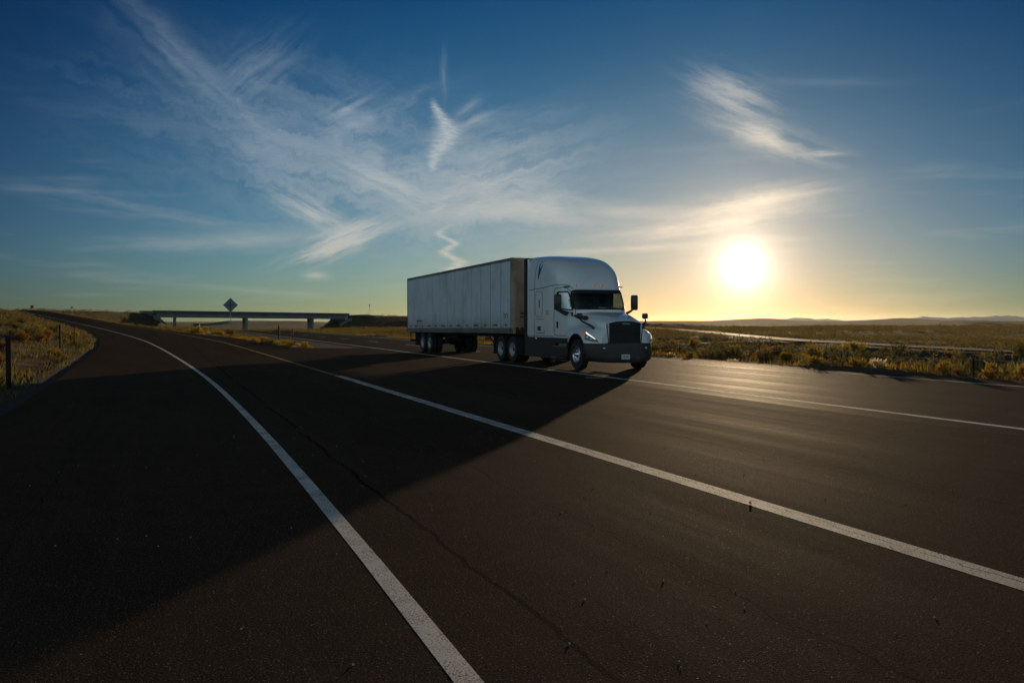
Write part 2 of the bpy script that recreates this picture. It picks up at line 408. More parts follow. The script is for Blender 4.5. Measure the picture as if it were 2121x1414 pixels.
class MB:
    def __init__(s): s.V = []; s.F = []
    def add(s, V, F):
        b = len(s.V); s.V += [tuple(v) for v in V]; s.F += [tuple(i+b for i in f) for f in F]; return s
    def box(s, lo, hi, bev=0.0):
        x0, y0, z0 = lo; x1, y1, z1 = hi
        if bev <= 0:
            V = [(x0,y0,z0),(x1,y0,z0),(x1,y1,z0),(x0,y1,z0),(x0,y0,z1),(x1,y0,z1),(x1,y1,z1),(x0,y1,z1)]
            return s.add(V, [(0,3,2,1),(4,5,6,7),(0,1,5,4),(1,2,6,5),(2,3,7,6),(3,0,4,7)])
        bm = bmesh.new(); bmesh.ops.create_cube(bm, size=1)
        for v in bm.verts: v.co = Vector(((x0+x1)/2+v.co.x*(x1-x0), (y0+y1)/2+v.co.y*(y1-y0), (z0+z1)/2+v.co.z*(z1-z0)))
        bmesh.ops.bevel(bm, geom=bm.edges[:], offset=bev, segments=2, affect='EDGES', profile=.5)
        bm.verts.index_update(); s.add([v.co[:] for v in bm.verts], [[v.index for v in f.verts] for f in bm.faces]); bm.free(); return s
    def quad(s, a, b, c, d): return s.add([a, b, c, d], [(0, 1, 2, 3)])
    def tube(s, pts, r, n=8, cap=True):
        pts = [Vector(p) for p in pts]; rs = r if isinstance(r, (list, tuple)) else [r]*len(pts)
        V = []; F = []
        up = Vector((0, 0, 1))
        for i, p in enumerate(pts):
            t = (pts[min(i+1, len(pts)-1)] - pts[max(i-1, 0)]).normalized()
            u = up if abs(t.dot(up)) < .95 else Vector((1, 0, 0))
            a = t.cross(u).normalized(); b = t.cross(a).normalized()
            for k in range(n):
                th = 2*math.pi*k/n; V.append(p + (a*math.cos(th)+b*math.sin(th))*rs[i])
        for i in range(len(pts)-1):
            for k in range(n):
                F.append((i*n+k, i*n+(k+1) % n, (i+1)*n+(k+1) % n, (i+1)*n+k))
        if cap: F.append(tuple(range(n-1, -1, -1))); F.append(tuple((len(pts)-1)*n+k for k in range(n)))
        return s.add(V, F)
    def lathe(s, prof, n=48, axis='x', c=(0, 0, 0), close=False):
        """prof: (axial, radius)"""
        V = []; F = []; m = len(prof)
        for k in range(n):
            th = 2*math.pi*k/n
            for (a, r) in prof:
                y, z = r*math.cos(th), r*math.sin(th)
                V.append((c[0]+a, c[1]+y, c[2]+z) if axis == 'x' else ((c[0]+y, c[1]+a, c[2]+z) if axis == 'y' else (c[0]+y, c[1]+z, c[2]+a)))
        for k in range(n):
            k2 = (k+1) % n
            for i in range(m-1): F.append((k*m+i, k2*m+i, k2*m+i+1, k*m+i+1))
        return s.add(V, F)
    def build(s, name, m, parent=None, smooth=False, label=None): return obj(name, s.V, s.F, m, parent, smooth, label)
def cr(P, k):
    """Catmull-Rom through rows of P (n x dims) with k sub-steps"""
    P = np.asarray(P, float); Q = np.vstack([2*P[:1]-P[1:2], P, 2*P[-1:]-P[-2:-1]]); o = []
    for i in range(1, len(Q)-2):
        for j in range(k):
            t = j/k; a, b, c, d = Q[i-1], Q[i], Q[i+1], Q[i+2]
            o.append(.5*((2*b)+(-a+c)*t+(2*a-5*b+4*c-d)*t*t+(-a+3*b-3*c+d)*t**3))
    o.append(P[-1]); return np.array(o)
def grid(P, keep=None, name='g', m=None, parent=None, smooth=True, flip=False, label=None):
    P = np.asarray(P, float); a, b = P.shape[:2]
    V = P.reshape(-1, 3); F = []
    for i in range(a-1):
        for j in range(b-1):
            if keep is not None:
                c = (P[i, j]+P[i+1, j]+P[i, j+1]+P[i+1, j+1])/4
                if not keep(c): continue
            f = (i*b+j, i*b+j+1, (i+1)*b+j+1, (i+1)*b+j)
            F.append(f[::-1] if flip else f)
    return obj(name, V.tolist(), F, m, parent, smooth, label)
def inpoly(x, y, poly):
    r = False; n = len(poly)
    for i in range(n):
        x1, y1 = poly[i]; x2, y2 = poly[(i+1) % n]
        if (y1 > y) != (y2 > y) and x < (x2-x1)*(y-y1)/(y2-y1)+x1: r = not r
    return r
def roundpoly(poly, r, k=4):
    o = []
    n = len(poly)
    for i in range(n):
        p0, p1, p2 = [Vector(poly[(i+j-1) % n]) for j in range(3)]
        a = (p0-p1); b = (p2-p1); ra = min(r, a.length*.45, b.length*.45)
        a = p1+a.normalized()*ra; b = p1+b.normalized()*ra
        for j in range(k+1):
            t = j/k; q = a*(1-t)**2+p1*2*t*(1-t)+b*t*t; o.append((q.x, q.y))
    return o
def densify(poly, step, closed=True):
    o = []; n = len(poly)
    for i in range(n if closed else n-1):
        a, b = poly[i], poly[(i+1) % n]; L = math.hypot(b[0]-a[0], b[1]-a[1]); k = max(1, int(L/step))
        for j in range(k): o.append((a[0]+(b[0]-a[0])*j/k, a[1]+(b[1]-a[1])*j/k))
    if not closed: o.append(poly[-1])
    return o
def smooth01(t): t = np.clip(t, 0, 1); return t*t*(3-2*t)

# ------------------------------------------------------------------ road lines in plan (X across, Y along the freeway, metres)
RY = [-80, -50, -25, -8, 0, 7.6, 15.2, 25, 37.2, 55, 71.3, 90, 109.4, 135, 166.2, 207, 231, 251, 275, 300]
RX = [1.1, 1.12, 1.15, 1.19, 1.225, 1.355, 1.40, 1.30, .93, .05, -1.11, -2.9, -5.13, -8.5, -12.93, -21.3, -27.7, -32.8, -40, -48.5]
RZ = [0, 0, 0, 0, 0, 0, 0, 0, 0, .08, .21, .36, .56, .88, 1.31, 2.52, 3.5, 4.19, 4.55, 4.6]
_f = cr(np.column_stack([RY, RX, RZ]), 8)
def Lx(y): return np.interp(y, _f[:, 0], _f[:, 1])
def Rz(y): return np.interp(y, _f[:, 0], _f[:, 2])
def Lw(y): return np.interp(y, [-80, 27, 65, 97, 300], [3.65, 3.65, 4.75, 5.0, 4.8])
def xl(y): return Lx(y) - np.interp(y, [-80, 34, 71, 110, 300], [4.05, 3.9, 2.9, 2.3, 2.0])
def xr(y): return np.interp(y, [-80, 51.5, 51.6, 60, 75, 88, 100, 110], [11.3, 11.3, 7.8, 6.6, 6.0, 4.4, 2.9, 1.2]) if np.isscalar(y) and y < 100 else Lx(y)+Lw(y)+np.interp(y, [51, 60, 75, 90, 110, 300], [3, 1.6, 1.9, 1.6, 1.1, 1.0])
def xr_(y):
    y = np.asarray(y, float)
    near = np.interp(y, [-80, 51.6, 53, 60, 75, 88, 100], [11.3, 11.3, 7.6, 6.6, 6.0, 4.2, 2.6])
    far = Lx(y)+Lw(y)+1.1
    t = smooth01((y-88)/20)
    return near*(1-t)+far*t
def fz(y):      # freeway grade
    return np.interp(y, [-200, 150, 230, 340, 460, 900, 7000], [0, 0, -.7, -2.4, -2.9, -3.5, -4])

EMB = [(-46, 262, 4.45), (-30, 300, 4.6), (-18, 338, 4.8), (-11.4, 361.6, 4.9), (83.6, 405.4, 4.55), (115, 438, 3.9), (180, 490, 2.6), (300, 560, .8), (420, 620, -1.0)]
OPP = [(28, -60, .1), (36, 8, .1), (40.3, 31.7, .1), (45.3, 49.8, .1), (50.6, 66, .15), (80.5, 131, .3), (112, 205, .2), (150, 300, -.4), (200, 430, -1.5)]
def seg_field(X, Y, poly, skip=()):
    best = np.full(X.shape, 1e9); zz = np.zeros(X.shape)
    for i in range(len(poly)-1):
        if i in skip: continue
        ax, ay, az_ = poly[i]; bx, by, bz_ = poly[i+1]
        L2 = (bx-ax)**2+(by-ay)**2
        t = np.clip(((X-ax)*(bx-ax)+(Y-ay)*(by-ay))/L2, 0, 1)
        d = np.hypot(X-ax-t*(bx-ax), Y-ay-t*(by-ay)); z = az_+t*(bz_-az_)
        m_ = d < best; best = np.where(m_, d, best); zz = np.where(m_, z, zz)
    return best, zz
_ph = rng.uniform(0, 6.28, 60); _di = rng.uniform(0, 6.28, 60)
def wav(X, Y, lam, n0, n=6, amp=1.0):
    o = np.zeros(X.shape)
    for i in range(n0, n0+n):
        k = 2*math.pi/(lam*(.7+.12*(i-n0))); o += np.sin(k*(X*math.cos(_di[i])+Y*math.sin(_di[i]))+_ph[i])
    return o/n*amp*1.6
def H(X, Y):
    X = np.asarray(X, float); Y = np.asarray(Y, float)
    rr = np.hypot(X, Y); a = np.degrees(np.arctan2(X, Y))
    z = fz(Y)*smooth01((X+200)/150) + wav(X, Y, 14, 0, 6, .14)*smooth01(rr/25) + wav(X, Y, 60, 6, 6, .35)*smooth01((rr-60)/150)
    # basin and low hills far out
    z = z - 1.2*smooth01((rr-300)/400)*smooth01((a-5)/15+.3)
    ar = np.radians(a)
    hill = 6.6*np.exp(-((rr-850)/190)**2) * (.70 + .20*np.sin(ar*11+.6) + .15*np.sin(ar*29+2) + .10*np.sin(ar*61))
    hill += 1.8*np.exp(-((rr-560)/70)**2)*(.45+.55*np.sin(ar*17+1.2)) + 1.3*np.exp(-((rr-390)/50)**2)*(.4+.6*np.sin(ar*23+4))
    hill += 3.6*np.exp(-((rr-1250)/260)**2)*np.exp(-((a-44.9)/1.7)**2) + 6.4*np.exp(-((rr-1250)/280)**2)
    z = z + hill*smooth01((a-12)/10)
    z = z + np.where(True, 6.0*np.exp(-((rr-1300)/260)**2)*smooth01((a-2.0)/2.2)*smooth01((12-a)/4), 0)
    z = z + 3.2*np.exp(-((rr-1600)/300)**2)*smooth01((3-a)/2)
    # right side of the freeway: small ditch then a slightly raised median
    d = X - 21.2
    side = (Y < 400)
    z = z + np.where((d > 0) & side, -.60*smooth01((d-.5)/3.5)*(1-smooth01((d-9)/22)), 0)
    # left of the ramp: the ground climbs with it and carries a low mound
    L = xl(Y) - X
    ramp = Rz(Y)
    mound = (.95*smooth01((L-1.2)/7)*smooth01((Y-16)/22)*smooth01((150-Y)/70) + .5*smooth01((L-5)/20))
    zl = ramp - .12*np.exp(-((L-.9)/.6)**2) + mound + wav(X, Y, 7, 12, 5, .13)*smooth01(L/3)
    zl = zl*smooth01((L+30)/20)
    left = L > 0
    z = np.where(left, np.where(Y > -60, zl - .8*smooth01((L-60)/200)*np.clip(ramp, 0, 5), z), z)
    # ramp fill slope on its right side
    Rr = X - xr_(Y)
    fill = ramp - np.clip(Rr, 0, 100)/2.6
    z = np.where((Rr > 0) & (Y > 52), np.maximum(z, fill + wav(X, Y, 5, 18, 5, .12)*smooth01(Rr/3)), z)
    # crossroad embankment
    de, ze = seg_field(X, Y, EMB, skip=(3,))
    e = ze - np.clip(de-5.5, 0, 200)/1.9 + wav(X, Y, 9, 24, 5, .18)
    z = np.maximum(z, e)
    # opposite carriageway bed
    do, zo = seg_field(X, Y, OPP)
    t = smooth01((do-1.9)/2)
    z = z*t + (zo-.06)*(1-t)
    # bed under the pavements
    ins = ((X > xl(Y)-.2) & (X < xr_(Y)+.2) & (Y < 300) & (Y > -90))
    z = np.where(ins, ramp-.12, z)
    fw = (X > 8.6) & (X < 21.6) & (Y < 700)
    tf = smooth01(np.maximum(8.8-X, X-21.0)/1.2)
    z = np.where((X > 7.4) & (X < 22.4) & (Y > 51) & (Y < 900), np.where(ins, z, z*tf+(fz(Y)-.12)*(1-tf)), z)
    z = np.where((X > 8.6) & (X < 21.3) & (Y <= 51), fz(Y)-.12, z)
    return z

# ------------------------------------------------------------------ ground sheet
def axis(lo, hi, c, fine, n):
    a = np.arcsinh((lo-c)/fine); b = np.arcsinh((hi-c)/fine)
    return c + fine*np.sinh(np.linspace(a, b, n))
gx = axis(-5500, 10200, 8, 14, 440); gy = axis(-700, 10200, 45, 40, 530)
GX, GY = np.meshgrid(gx, gy)
GZ = H(GX, GY)
def fastgrid(name, X, Y, Z, m, keepmask=None):
    a, b = X.shape
    co = np.column_stack([X.ravel(), Y.ravel(), Z.ravel()])
    idx = np.arange(a*b).reshape(a, b)
    q = np.stack([idx[:-1, :-1], idx[:-1, 1:], idx[1:, 1:], idx[1:, :-1]], -1).reshape(-1, 4)
    me = bpy.data.meshes.new(name); me.vertices.add(a*b); me.vertices.foreach_set('co', co.ravel())
    me.loops.add(q.size); me.loops.foreach_set('vertex_index', q.ravel().astype(np.int32))
    me.polygons.add(len(q)); me.polygons.foreach_set('loop_start', np.arange(0, q.size, 4, dtype=np.int32))
    me.polygons.foreach_set('loop_total', np.full(len(q), 4, dtype=np.int32))
    me.update(calc_edges=True); me.validate()
    me.polygons.foreach_set('use_smooth', np.ones(len(q), bool)); me.materials.append(m)
    o = bpy.data.objects.new(name, me); col.objects.link(o); return o
ground = fastgrid('ground', GX, GY, GZ, M['ground']); tag(ground, 'dry scrubland around the freeway', None, None, 'structure')

def strip(name, ys, xa, xb, zf, m, nx=2, kind='structure', label=None):
    P = []
    for y in ys:
        a, b = float(xa(y)), float(xb(y))
        P.append([(a+(b-a)*j/(nx-1), y, float(zf(y))) for j in range(nx)])
    o = grid(P, None, name, m, smooth=False)
    if kind: tag(o, label, None, None, kind)
    return o
ysA = list(np.arange(-80, 51.6, 4))+[51.6]
ysB = [51.6, 53, 55, 57, 60, 64, 68, 72, 76, 80, 85, 90, 95, 100] + list(np.arange(105, 291, 5))
strip('ramp_road', ysA, xl, lambda y: 11.3, Rz, M['ramp'], 6, label='dark coarse asphalt of the merging ramp')
o2 = strip('ramp_road', ysB, xl, xr_, Rz, M['ramp'], 6, label='curving ramp asphalt that climbs to the left')
strip('freeway_road', list(np.arange(-80, 150, 10))+list(np.arange(150, 620, 10)), lambda y: 11.3, lambda y: 21.15, fz, M['freeway'], 3, label='two lane freeway carriageway')
strip('shoulder', list(np.arange(51.6, 150, 8))+list(np.arange(150, 620, 10)), lambda y: 8.95, lambda y: 11.3, fz, M['shoulder'], 2, label='brown paved shoulder beside the gore')
strip('gravel_edge', list(np.arange(-80, 300, 4)), lambda y: 21.15, lambda y: 22.0+.1*math.sin(y*1.3)+.07*math.sin(y*3.1), lambda y: float(fz(y))-.02, M['gravel'], 2, label='gravel edge of the freeway')
strip('gravel_edge', list(np.arange(-80, 260, 3)), lambda y: xl(y)-.75-.18*math.sin(y*1.1)-.1*math.sin(y*2.9), xl, lambda y: float(Rz(y))-.03, M['gravel'], 2, label='gravel edge of the ramp')
# opposite carriageway
oc = cr(np.array(OPP, float), 6); P = []
for i in range(len(oc)):
    t = oc[min(i+1, len(oc)-1)]-oc[max(i-1, 0)]; t[2] = 0; t /= np.linalg.norm(t); nrm = np.array([t[1], -t[0], 0])
    P.append([oc[i]-nrm*1.2+[0, 0, .0], oc[i]+[0, 0, .03], oc[i]+nrm*1.2+[0, 0, .0]])
tag(grid(P, None, 'side_track', M['oppo'], smooth=False), 'narrow pale track running across the scrub', None, None, 'structure')
# painted lines lie 4 mm above the asphalt
LZ = .0015
def line(name, m, ys, xc, w, zf, label):
    return strip(name, ys, lambda y: xc(y)-w/2, lambda y: xc(y)+w/2, lambda y: float(zf(y))+LZ, m, 2, label=label)
line('road_line', M['white_line'], list(np.arange(-30, 27, 3))+list(np.arange(27, 120, 2))+list(np.arange(120, 285, 4)), lambda y: float(Lx(y)), .128, Rz, 'white edge line curving along the ramp')
line('road_line', M['gore_line'], list(np.arange(-40, 27, 2))+[26.9], lambda y: 4.97, .235, Rz, 'cracked white line where the ramp merges')
line('road_line', M['yellow_line'], [26.95, 29]+list(np.arange(32, 120, 3))+list(np.arange(120, 285, 4)), lambda y: 4.97 if y < 28 else float(Lx(y)+Lw(y)), .13, Rz, 'yellow edge line on the inner side of the ramp')
line('road_line', M['white_line'], list(np.arange(-60, 150, 5))+list(np.arange(150, 610, 10)), lambda y: 12.15, .17, fz, 'white edge line on the near side of the freeway')
line('road_line', M['white_line'], list(np.arange(-60, 150, 5))+list(np.arange(150, 610, 10)), lambda y: 20.0, .14, fz, 'white edge line on the far side of the freeway')
mb = MB()
for k in range(-4, 40):
    yc = 23+12*k
    mb.quad((15.86, yc-1.75, float(fz(yc-1.75))+LZ), (15.99, yc-1.75, float(fz(yc-1.75))+LZ), (15.99, yc+1.75, float(fz(yc+1.75))+LZ), (15.86, yc+1.75, float(fz(yc+1.75))+LZ))
tag(mb.build('lane_dashes', M['white_line']), 'dashed white line between the freeway lanes', None, None, 'structure')

# distant mountains
def mountains(a0, a1, rad, peaks, depth, name, label):
    na, nr = 160, 14; P = []
    for i in range(nr):
        r = rad + depth*(i/(nr-1)-.5); env = max(0.0, math.sin(math.pi*i/(nr-1)))**.8; row = []
        for j in range(na):
            a = a0+(a1-a0)*j/(na-1)
            h_ = sum(p[1]*math.exp(-((a-p[0])/p[2])**2) for p in peaks)
            h_ *= 1+.10*math.sin(a*7+i)+.06*math.sin(a*19+i*2)+.04*math.sin(a*41)
            h_ *= float(smooth01((a-a0)/1.2)*smooth01((a1-a)/1.2))
            row.append((r*math.sin(R(a)), r*math.cos(R(a)), -6+env*h_))
        P.append(row)
    tag(grid(P, None, name, M['mount'], smooth=True), label, None, None, 'structure')
mountains(35.6, 43.6, 9600, [(38.0, 22, .8), (39.2, 38, .8), (40.8, 28, 1.0)], 900, 'mountains', 'pale hazy range to the right of the sun')
mountains(43.0, 62, 8800, [(46.0, 44, 1.2), (48.1, 34, 1.2), (50.0, 44, 1.3), (52.5, 44, 1.8), (56, 40, 2)], 1000, 'mountains', 'blue grey range at the right edge of the view')

# ------------------------------------------------------------------ tractor unit
TX, TY = 14.33, 27.4           # centre line, front axle
tractor = empty('semi_truck', (TX, TY, 0.0))
tag(tractor, 'white semi truck tractor with tall rounded sleeper cab, black grille and lit headlights', 'truck')
UR = 4.22
UF = cr([(.95, .55), (1.5, .42), (2.0, .36), (2.72, .74), (2.95, .84), (3.2, 1.0), (3.45, 1.26), (3.68, 1.62), (3.84, 2.0), (3.96, 2.5), (4.04, 3.05), (4.09, 3.6), (4.11, 4.0)], 6)
UW = cr([(.95, 1.25), (2.8, 1.25), (3.3, 1.245), (3.6, 1.23), (3.8, 1.20), (3.93, 1.14), (4.02, 1.03), (4.07, .88), (4.11, .55)], 6)
def uf(z): return float(np.interp(z, UF[:, 0], UF[:, 1]))
def uw(z): return float(np.interp(z, UW[:, 0], UW[:, 1]))
def taper(u, z):
    t = float(smooth01((u-.6)/1.9)); k = float(smooth01((3.6-z)/.7)); return 1-(1-t)*.095*k - (1-t)*.03
def DD(z): return .9 if z < 2.9 else .9+(z-2.9)*.35
def side_x(u, z):
    w = uw(z); D = DD(z); f = uf(z)
    x = w*taper(u, z)
    if u < f+D:
        t = min(1, max(0, (f+D-u)/D)); x *= (1-t*t)**.25
    return x
def front_u(x, z):
    w = uw(z)*taper(uf(z)+.35, z); q = min(1, abs(x)/w); return uf(z)+DD(z)*(1-(1-q**4)**.5)
zs = np.concatenate([np.arange(.98, 3.6, .05), np.arange(3.6, 4.0, .03), np.arange(4.0, 4.11, .012)])
rows = []
for z in zs:
    r = []; f = uf(z); D = DD(z); u1 = min(UR, f+D*.55)
    us = np.linspace(UR, u1, 46)
    sx = [(-side_x(u, z), u) for u in us]
    x1 = side_x(u1, z)
    fx = [(x, None) for x in np.linspace(-x1, x1, 47)[1:-1]]
    def fu(x, z=z, f=f, D=D):
        # invert the outline numerically
        lo, hi = f, f+D
        for _ in range(22):
            mid = (lo+hi)/2
            if side_x(mid, z) < abs(x): lo = mid
            else: hi = mid
        return hi
    line_ = [(a, b) for a, b in sx]+[(x, fu(x)) for x, _ in fx]+[(-a, b) for a, b in sx[::-1]]
    rows.append([(a, b, z) for a, b in line_])
rows = np.array(rows)
def front_at(x, z):
    lo, hi = uf(z), uf(z)+DD(z)
    for _ in range(24):
        mid = (lo+hi)/2
        if side_x(mid, z) < abs(x): lo = mid
        else: hi = mid
    return hi
WS = roundpoly([(-1.03, 2.05), (1.03, 2.05), (.975, 2.70), (-.975, 2.70)], .14)
DW = roundpoly([(1.72, 2.08), (.76, 2.02), (1.10, 2.66), (1.70, 2.66)], .09)       # door window (u, z)
DWR = roundpoly([(2.10, 2.08), (.76, 2.02), (1.10, 2.66), (2.08, 2.66)], .09)     # driver's side
def keep(c):
    x, u, z = c
    if u < uf(z)+DD(z)*.56 and inpoly(x, z, WS): return False
    if abs(x) > .9 and inpoly(u, z, DWR if x > 0 else DW): return False
    return True
body = grid(rows, keep, 'cab', M['white_paint'], tractor, True)
# roof cap: close the top
top = rows[-1]; nn = len(top)
V = [tuple(p) for p in top]; cy = [(0, p[1], 4.125) for p in top]
F = [(i, i+1, nn+i+1, nn+i) for i in range(nn-1)]
obj('roof', V+cy, F, M['white_paint'], tractor, True)
# back wall
r0 = rows[:, 0]; r1 = rows[:, -1]
V = [tuple(p) for p in r0]+[tuple(p) for p in r1]; k = len(r0)
obj('rear_wall', V, [(i, i+1, k+i+1, k+i) for i in range(k-1)], M['white_paint'], tractor)
def surf_side(u, z, s=-1, off=.004): return (s*(side_x(u, z)+off), u, z)
def surf_front(x, z, off=.006): return (x, front_at(x, z)-off, z)
def ribbon_path(pts, w, closed):      # narrow strip lying on the surface: pts in 3D with in-surface widths
    mbx = MB(); mbx.tube(pts+([pts[0]] if closed else []), w, 6, not closed); return mbx
# glass and gaskets
def patch(poly, fn, name, m, parent, off, label=None):
    xs = [p[0] for p in poly]; zz_ = [p[1] for p in poly]
    gxs = np.linspace(min(xs)-.02, max(xs)+.02, 30); gzs = np.linspace(min(zz_)-.02, max(zz_)+.02, 16)
    P_ = [[fn(a, b, off) for a in gxs] for b in gzs]
    ab = {}
    V_ = [p for r in P_ for p in r]; F_ = []
    for i in range(15):
        for j in range(29):
            ca = (gxs[j]+gxs[j+1])/2; cb = (gzs[i]+gzs[i+1])/2
            if inpoly(ca, cb, poly): F_.append((i*30+j, i*30+j+1, (i+1)*30+j+1, (i+1)*30+j))
    return obj(name, V_, F_, m, parent, True, label)
big = [(p[0]*1.012, 2.375+(p[1]-2.375)*1.03) for p in WS]
ws = patch(big, lambda a, b, o: surf_front(a, b, -.012), 'windscreen', M['glass'], tractor, 0)
dp = densify(WS, .06)
mb = MB(); mb.tube([surf_front(a, b, .002) for a, b in dp]+[surf_front(*dp[0], .002)], .028, 6, False)
mb.build('gasket', M['black_plastic'], ws, True)
mb = MB()       # dark ceramic band at the top of the glass
for j in range(30):
    a0_, a1_ = -.96+1.92*j/30, -.96+1.92*(j+1)/30
    mb.quad(surf_front(a0_, 2.60, -.008), surf_front(a1_, 2.60, -.008), surf_front(a1_, 2.70, -.008), surf_front(a0_, 2.70, -.008))
mb.build('sun_band', M['black_plastic'], ws, True)
mb = MB()
for sgn in (-1, 1): mb.tube([surf_front(sgn*.15, 2.06, .03), surf_front(sgn*.5, 2.10, .03), surf_front(sgn*.9, 2.12, .03)], .012, 6)
mb.build('wiper', M['black_plastic'], ws)
for s in (-1, 1):
    DWs = DWR if s > 0 else DW; de_ = 2.28 if s > 0 else 1.90
    door_poly = [(de_, 1.12), (de_, 2.70), (de_-.1, 2.80), (1.30, 2.82), (1.06, 2.72), (.66, 2.0), (.72, 1.12)]
    dr = patch(DWs, lambda a, b, o, s=s: surf_side(a, b, s, -.014), 'side_window', M['glass'], tractor, 0)
    dp = densify(DWs, .06)
    MB().tube([surf_side(a, b, s, .002) for a, b in dp]+[surf_side(*dp[0], s, .002)], .024, 6, False).build('gasket', M['black_plastic'], dr, True)
    dp = densify(roundpoly(door_poly, .12), .08)
    d = MB().tube([surf_side(a, b, s, .001) for a, b in dp]+[surf_side(*dp[0], s, .001)], .011, 5, False).build('door', M['seam'], tractor)
    MB().box((s*1.185-.03, 1.62, 1.38), (s*1.185+.03, 1.72, 1.62), .02).build('door_handle', M['black_plastic'], d)
    # belt moulding: dark band from the window foot forward over the cowl and hood side
    bel = MB(); up = [(1.86, 2.10), (1.5, 2.03), (1.1, 1.98), (.75, 1.93)]; lo = [(1.86, 2.05), (1.5, 1.93), (1.15, 1.82), (.75, 1.79)]
    for i in range(3):
        bel.quad(surf_side(*lo[i], s, .012), surf_side(*lo[i+1], s, .012), surf_side(*up[i+1], s, .012), surf_side(*up[i], s, .012))
    bel.build('belt_moulding', M['mirror_back'], tractor)
    # seams of the sleeper and roof cap
    sm = MB()
    for pth in ([(UR-.02, 2.80), (3.0, 2.84), (2.2, 2.89), (1.5, 2.92), (1.15, 2.88), (.98, 2.76)],
                [(3.30, 4.04), (3.45, 3.7), (3.56, 3.3), (3.62, 2.8), (3.64, 2.2), (3.64, 1.6), (3.60, 1.05)],
                [(3.56, 1.70), (2.72, 1.70)], [(3.5, 1.20), (2.72, 1.20), (2.70, 1.30)], [(UR-.1, 1.09), (1.9, 1.09)]):
        pp = cr(pth, 4) if len(pth) > 2 else densify(pth, .2, False)
        sm.tube([surf_side(a, b, s, .0) for a, b in pp], .010, 5, False)
    sm.build('panel_seam', M['seam'], tractor)
    lp = densify(roundpoly([(3.5, 1.80), (2.88, 1.80), (2.88, 2.72), (3.5, 2.72)], .09), .08)
    ld = MB().tube([surf_side(a, b, s, .0) for a, b in lp]+[surf_side(*lp[0], s, .0)], .009, 5, False).build('luggage_door', M['seam'], tractor)
    MB().box((s*1.25-.012, 3.13, 2.12), (s*1.25+.012, 3.20, 2.42), .006).build('latch', M['grey_plastic'], ld)
    MB().box((s*1.25-.01, 3.02, 1.28), (s*1.25+.01, 3.32, 1.44), .006).build('side_vent', M['grey_plastic'], tractor)
    lv = MB()
    for q in range(3): lv.box((s*1.25-.006, 2.30, 1.88+.06*q), (s*1.25+.006, 2.55, 1.895+.06*q))
    lv.build('louvre', M['seam'], tractor)
    # teardrop window of the sleeper
    TD = [(3.30, 3.13), (3.16, 3.30), (2.96, 3.60), (2.90, 3.76), (2.98, 3.83), (3.10, 3.80), (3.20, 3.68), (3.28, 3.42)]
    TD = [tuple(p) for p in cr(TD+[TD[0]], 4)]
    V_ = [surf_side(a, b, s, .006) for a, b in TD]; c_ = surf_side(3.13, 3.5, s, .006)
    obj('sleeper_window', V_+[c_], [(i, (i+1) % len(TD), len(TD)) for i in range(len(TD))], M['lamp_black'], tractor)
    # main mirrors
    mr = MB().box((s*1.50-.12, .86, 2.02), (s*1.50+.12, 1.02, 2.56), .05).build('mirror', M['mirror_back'], tractor, True)
    MB().tube([(s*1.47, .95, 2.10), (s*1.36, .93, 1.99), (s*1.14, .86, 1.90)], [.035, .04, .055], 8).build('arm', M['mirror_back'], mr, True)
    MB().box((s*1.50-.10, 1.021, 2.06), (s*1.50+.10, 1.03, 2.52)).build('mirror_glass', M['lens'], mr)
    # hood mirrors
    hm = MB().box((s*1.25-.11, -.30, 1.71), (s*1.25+.11, -.20, 1.90), .045).build('hood_mirror', M['mirror_back'], tractor, True)
    MB().tube([(s*1.27, -.25, 1.73), (s*1.20, -.38, 1.62), (s*.98, -.62, 1.46), (s*.93, -.72, 1.36)], [.022, .03, .04, .05], 8).build('arm', M['mirror_back'], hm, True)
# roof marker lights
for x in (-.80, -.14, 0, .14, .80):
    p_ = Vector(surf_front(x, 2.86, .0)); MB().box((p_.x-.016, p_.y-.03, p_.z-.04), (p_.x+.016, p_.y+.02, p_.z+.055), .008).build('marker_light', M['amber'], tractor)
# hood and fenders lofted along the truck
SEC = [(.95, [(0,2.03),(.5,2.02),(.9,1.95),(1.1,1.75),(1.15,1.55),(1.18,1.35),(1.19,1.15),(1.19,.9)]),
 (.6, [(0,2.0),(.5,1.99),(.87,1.91),(1.04,1.68),(1.12,1.48),(1.2,1.32),(1.23,1.12),(1.23,.9)]),
 (.2, [(0,1.95),(.48,1.94),(.84,1.85),(.97,1.58),(1.09,1.45),(1.23,1.28),(1.27,1.1),(1.27,.9)]),
 (-.2, [(0,1.89),(.46,1.87),(.8,1.77),(.91,1.52),(1.06,1.42),(1.23,1.26),(1.27,1.08),(1.27,.9)]),
 (-.6, [(0,1.80),(.43,1.78),(.74,1.68),(.84,1.46),(1.0,1.38),(1.18,1.24),(1.24,1.06),(1.25,.9)]),
 (-.85, [(0,1.735),(.4,1.715),(.69,1.62),(.77,1.43),(.92,1.34),(1.07,1.22),(1.15,1.05),(1.17,.9)]),
 (-1.02, [(0,1.68),(.38,1.66),(.66,1.57),(.71,1.39),(.82,1.29),(.94,1.18),(1.0,1.04),(1.03,.9)]),
 (-1.12, [(0,1.63),(.36,1.61),(.64,1.53),(.67,1.36),(.74,1.23),(.81,1.13),(.84,1.0),(.85,.9)])]
half = []
for u, pts in SEC: half.append([(x, u, z) for x, z in pts])
half = np.array(half)
den = np.array([cr(h_, 5) for h_ in half]); den = np.transpose(den, (1, 0, 2)); den = np.array([cr(h_, 6) for h_ in den]); den = np.transpose(den, (1, 0, 2))
full = np.concatenate([den[:, ::-1]*np.array([-1, 1, 1]), den[:, 1:]], axis=1)
def keeph(c):
    return not (abs(c[0]) > .9 and math.hypot(c[1], c[2]-.54) < .635)
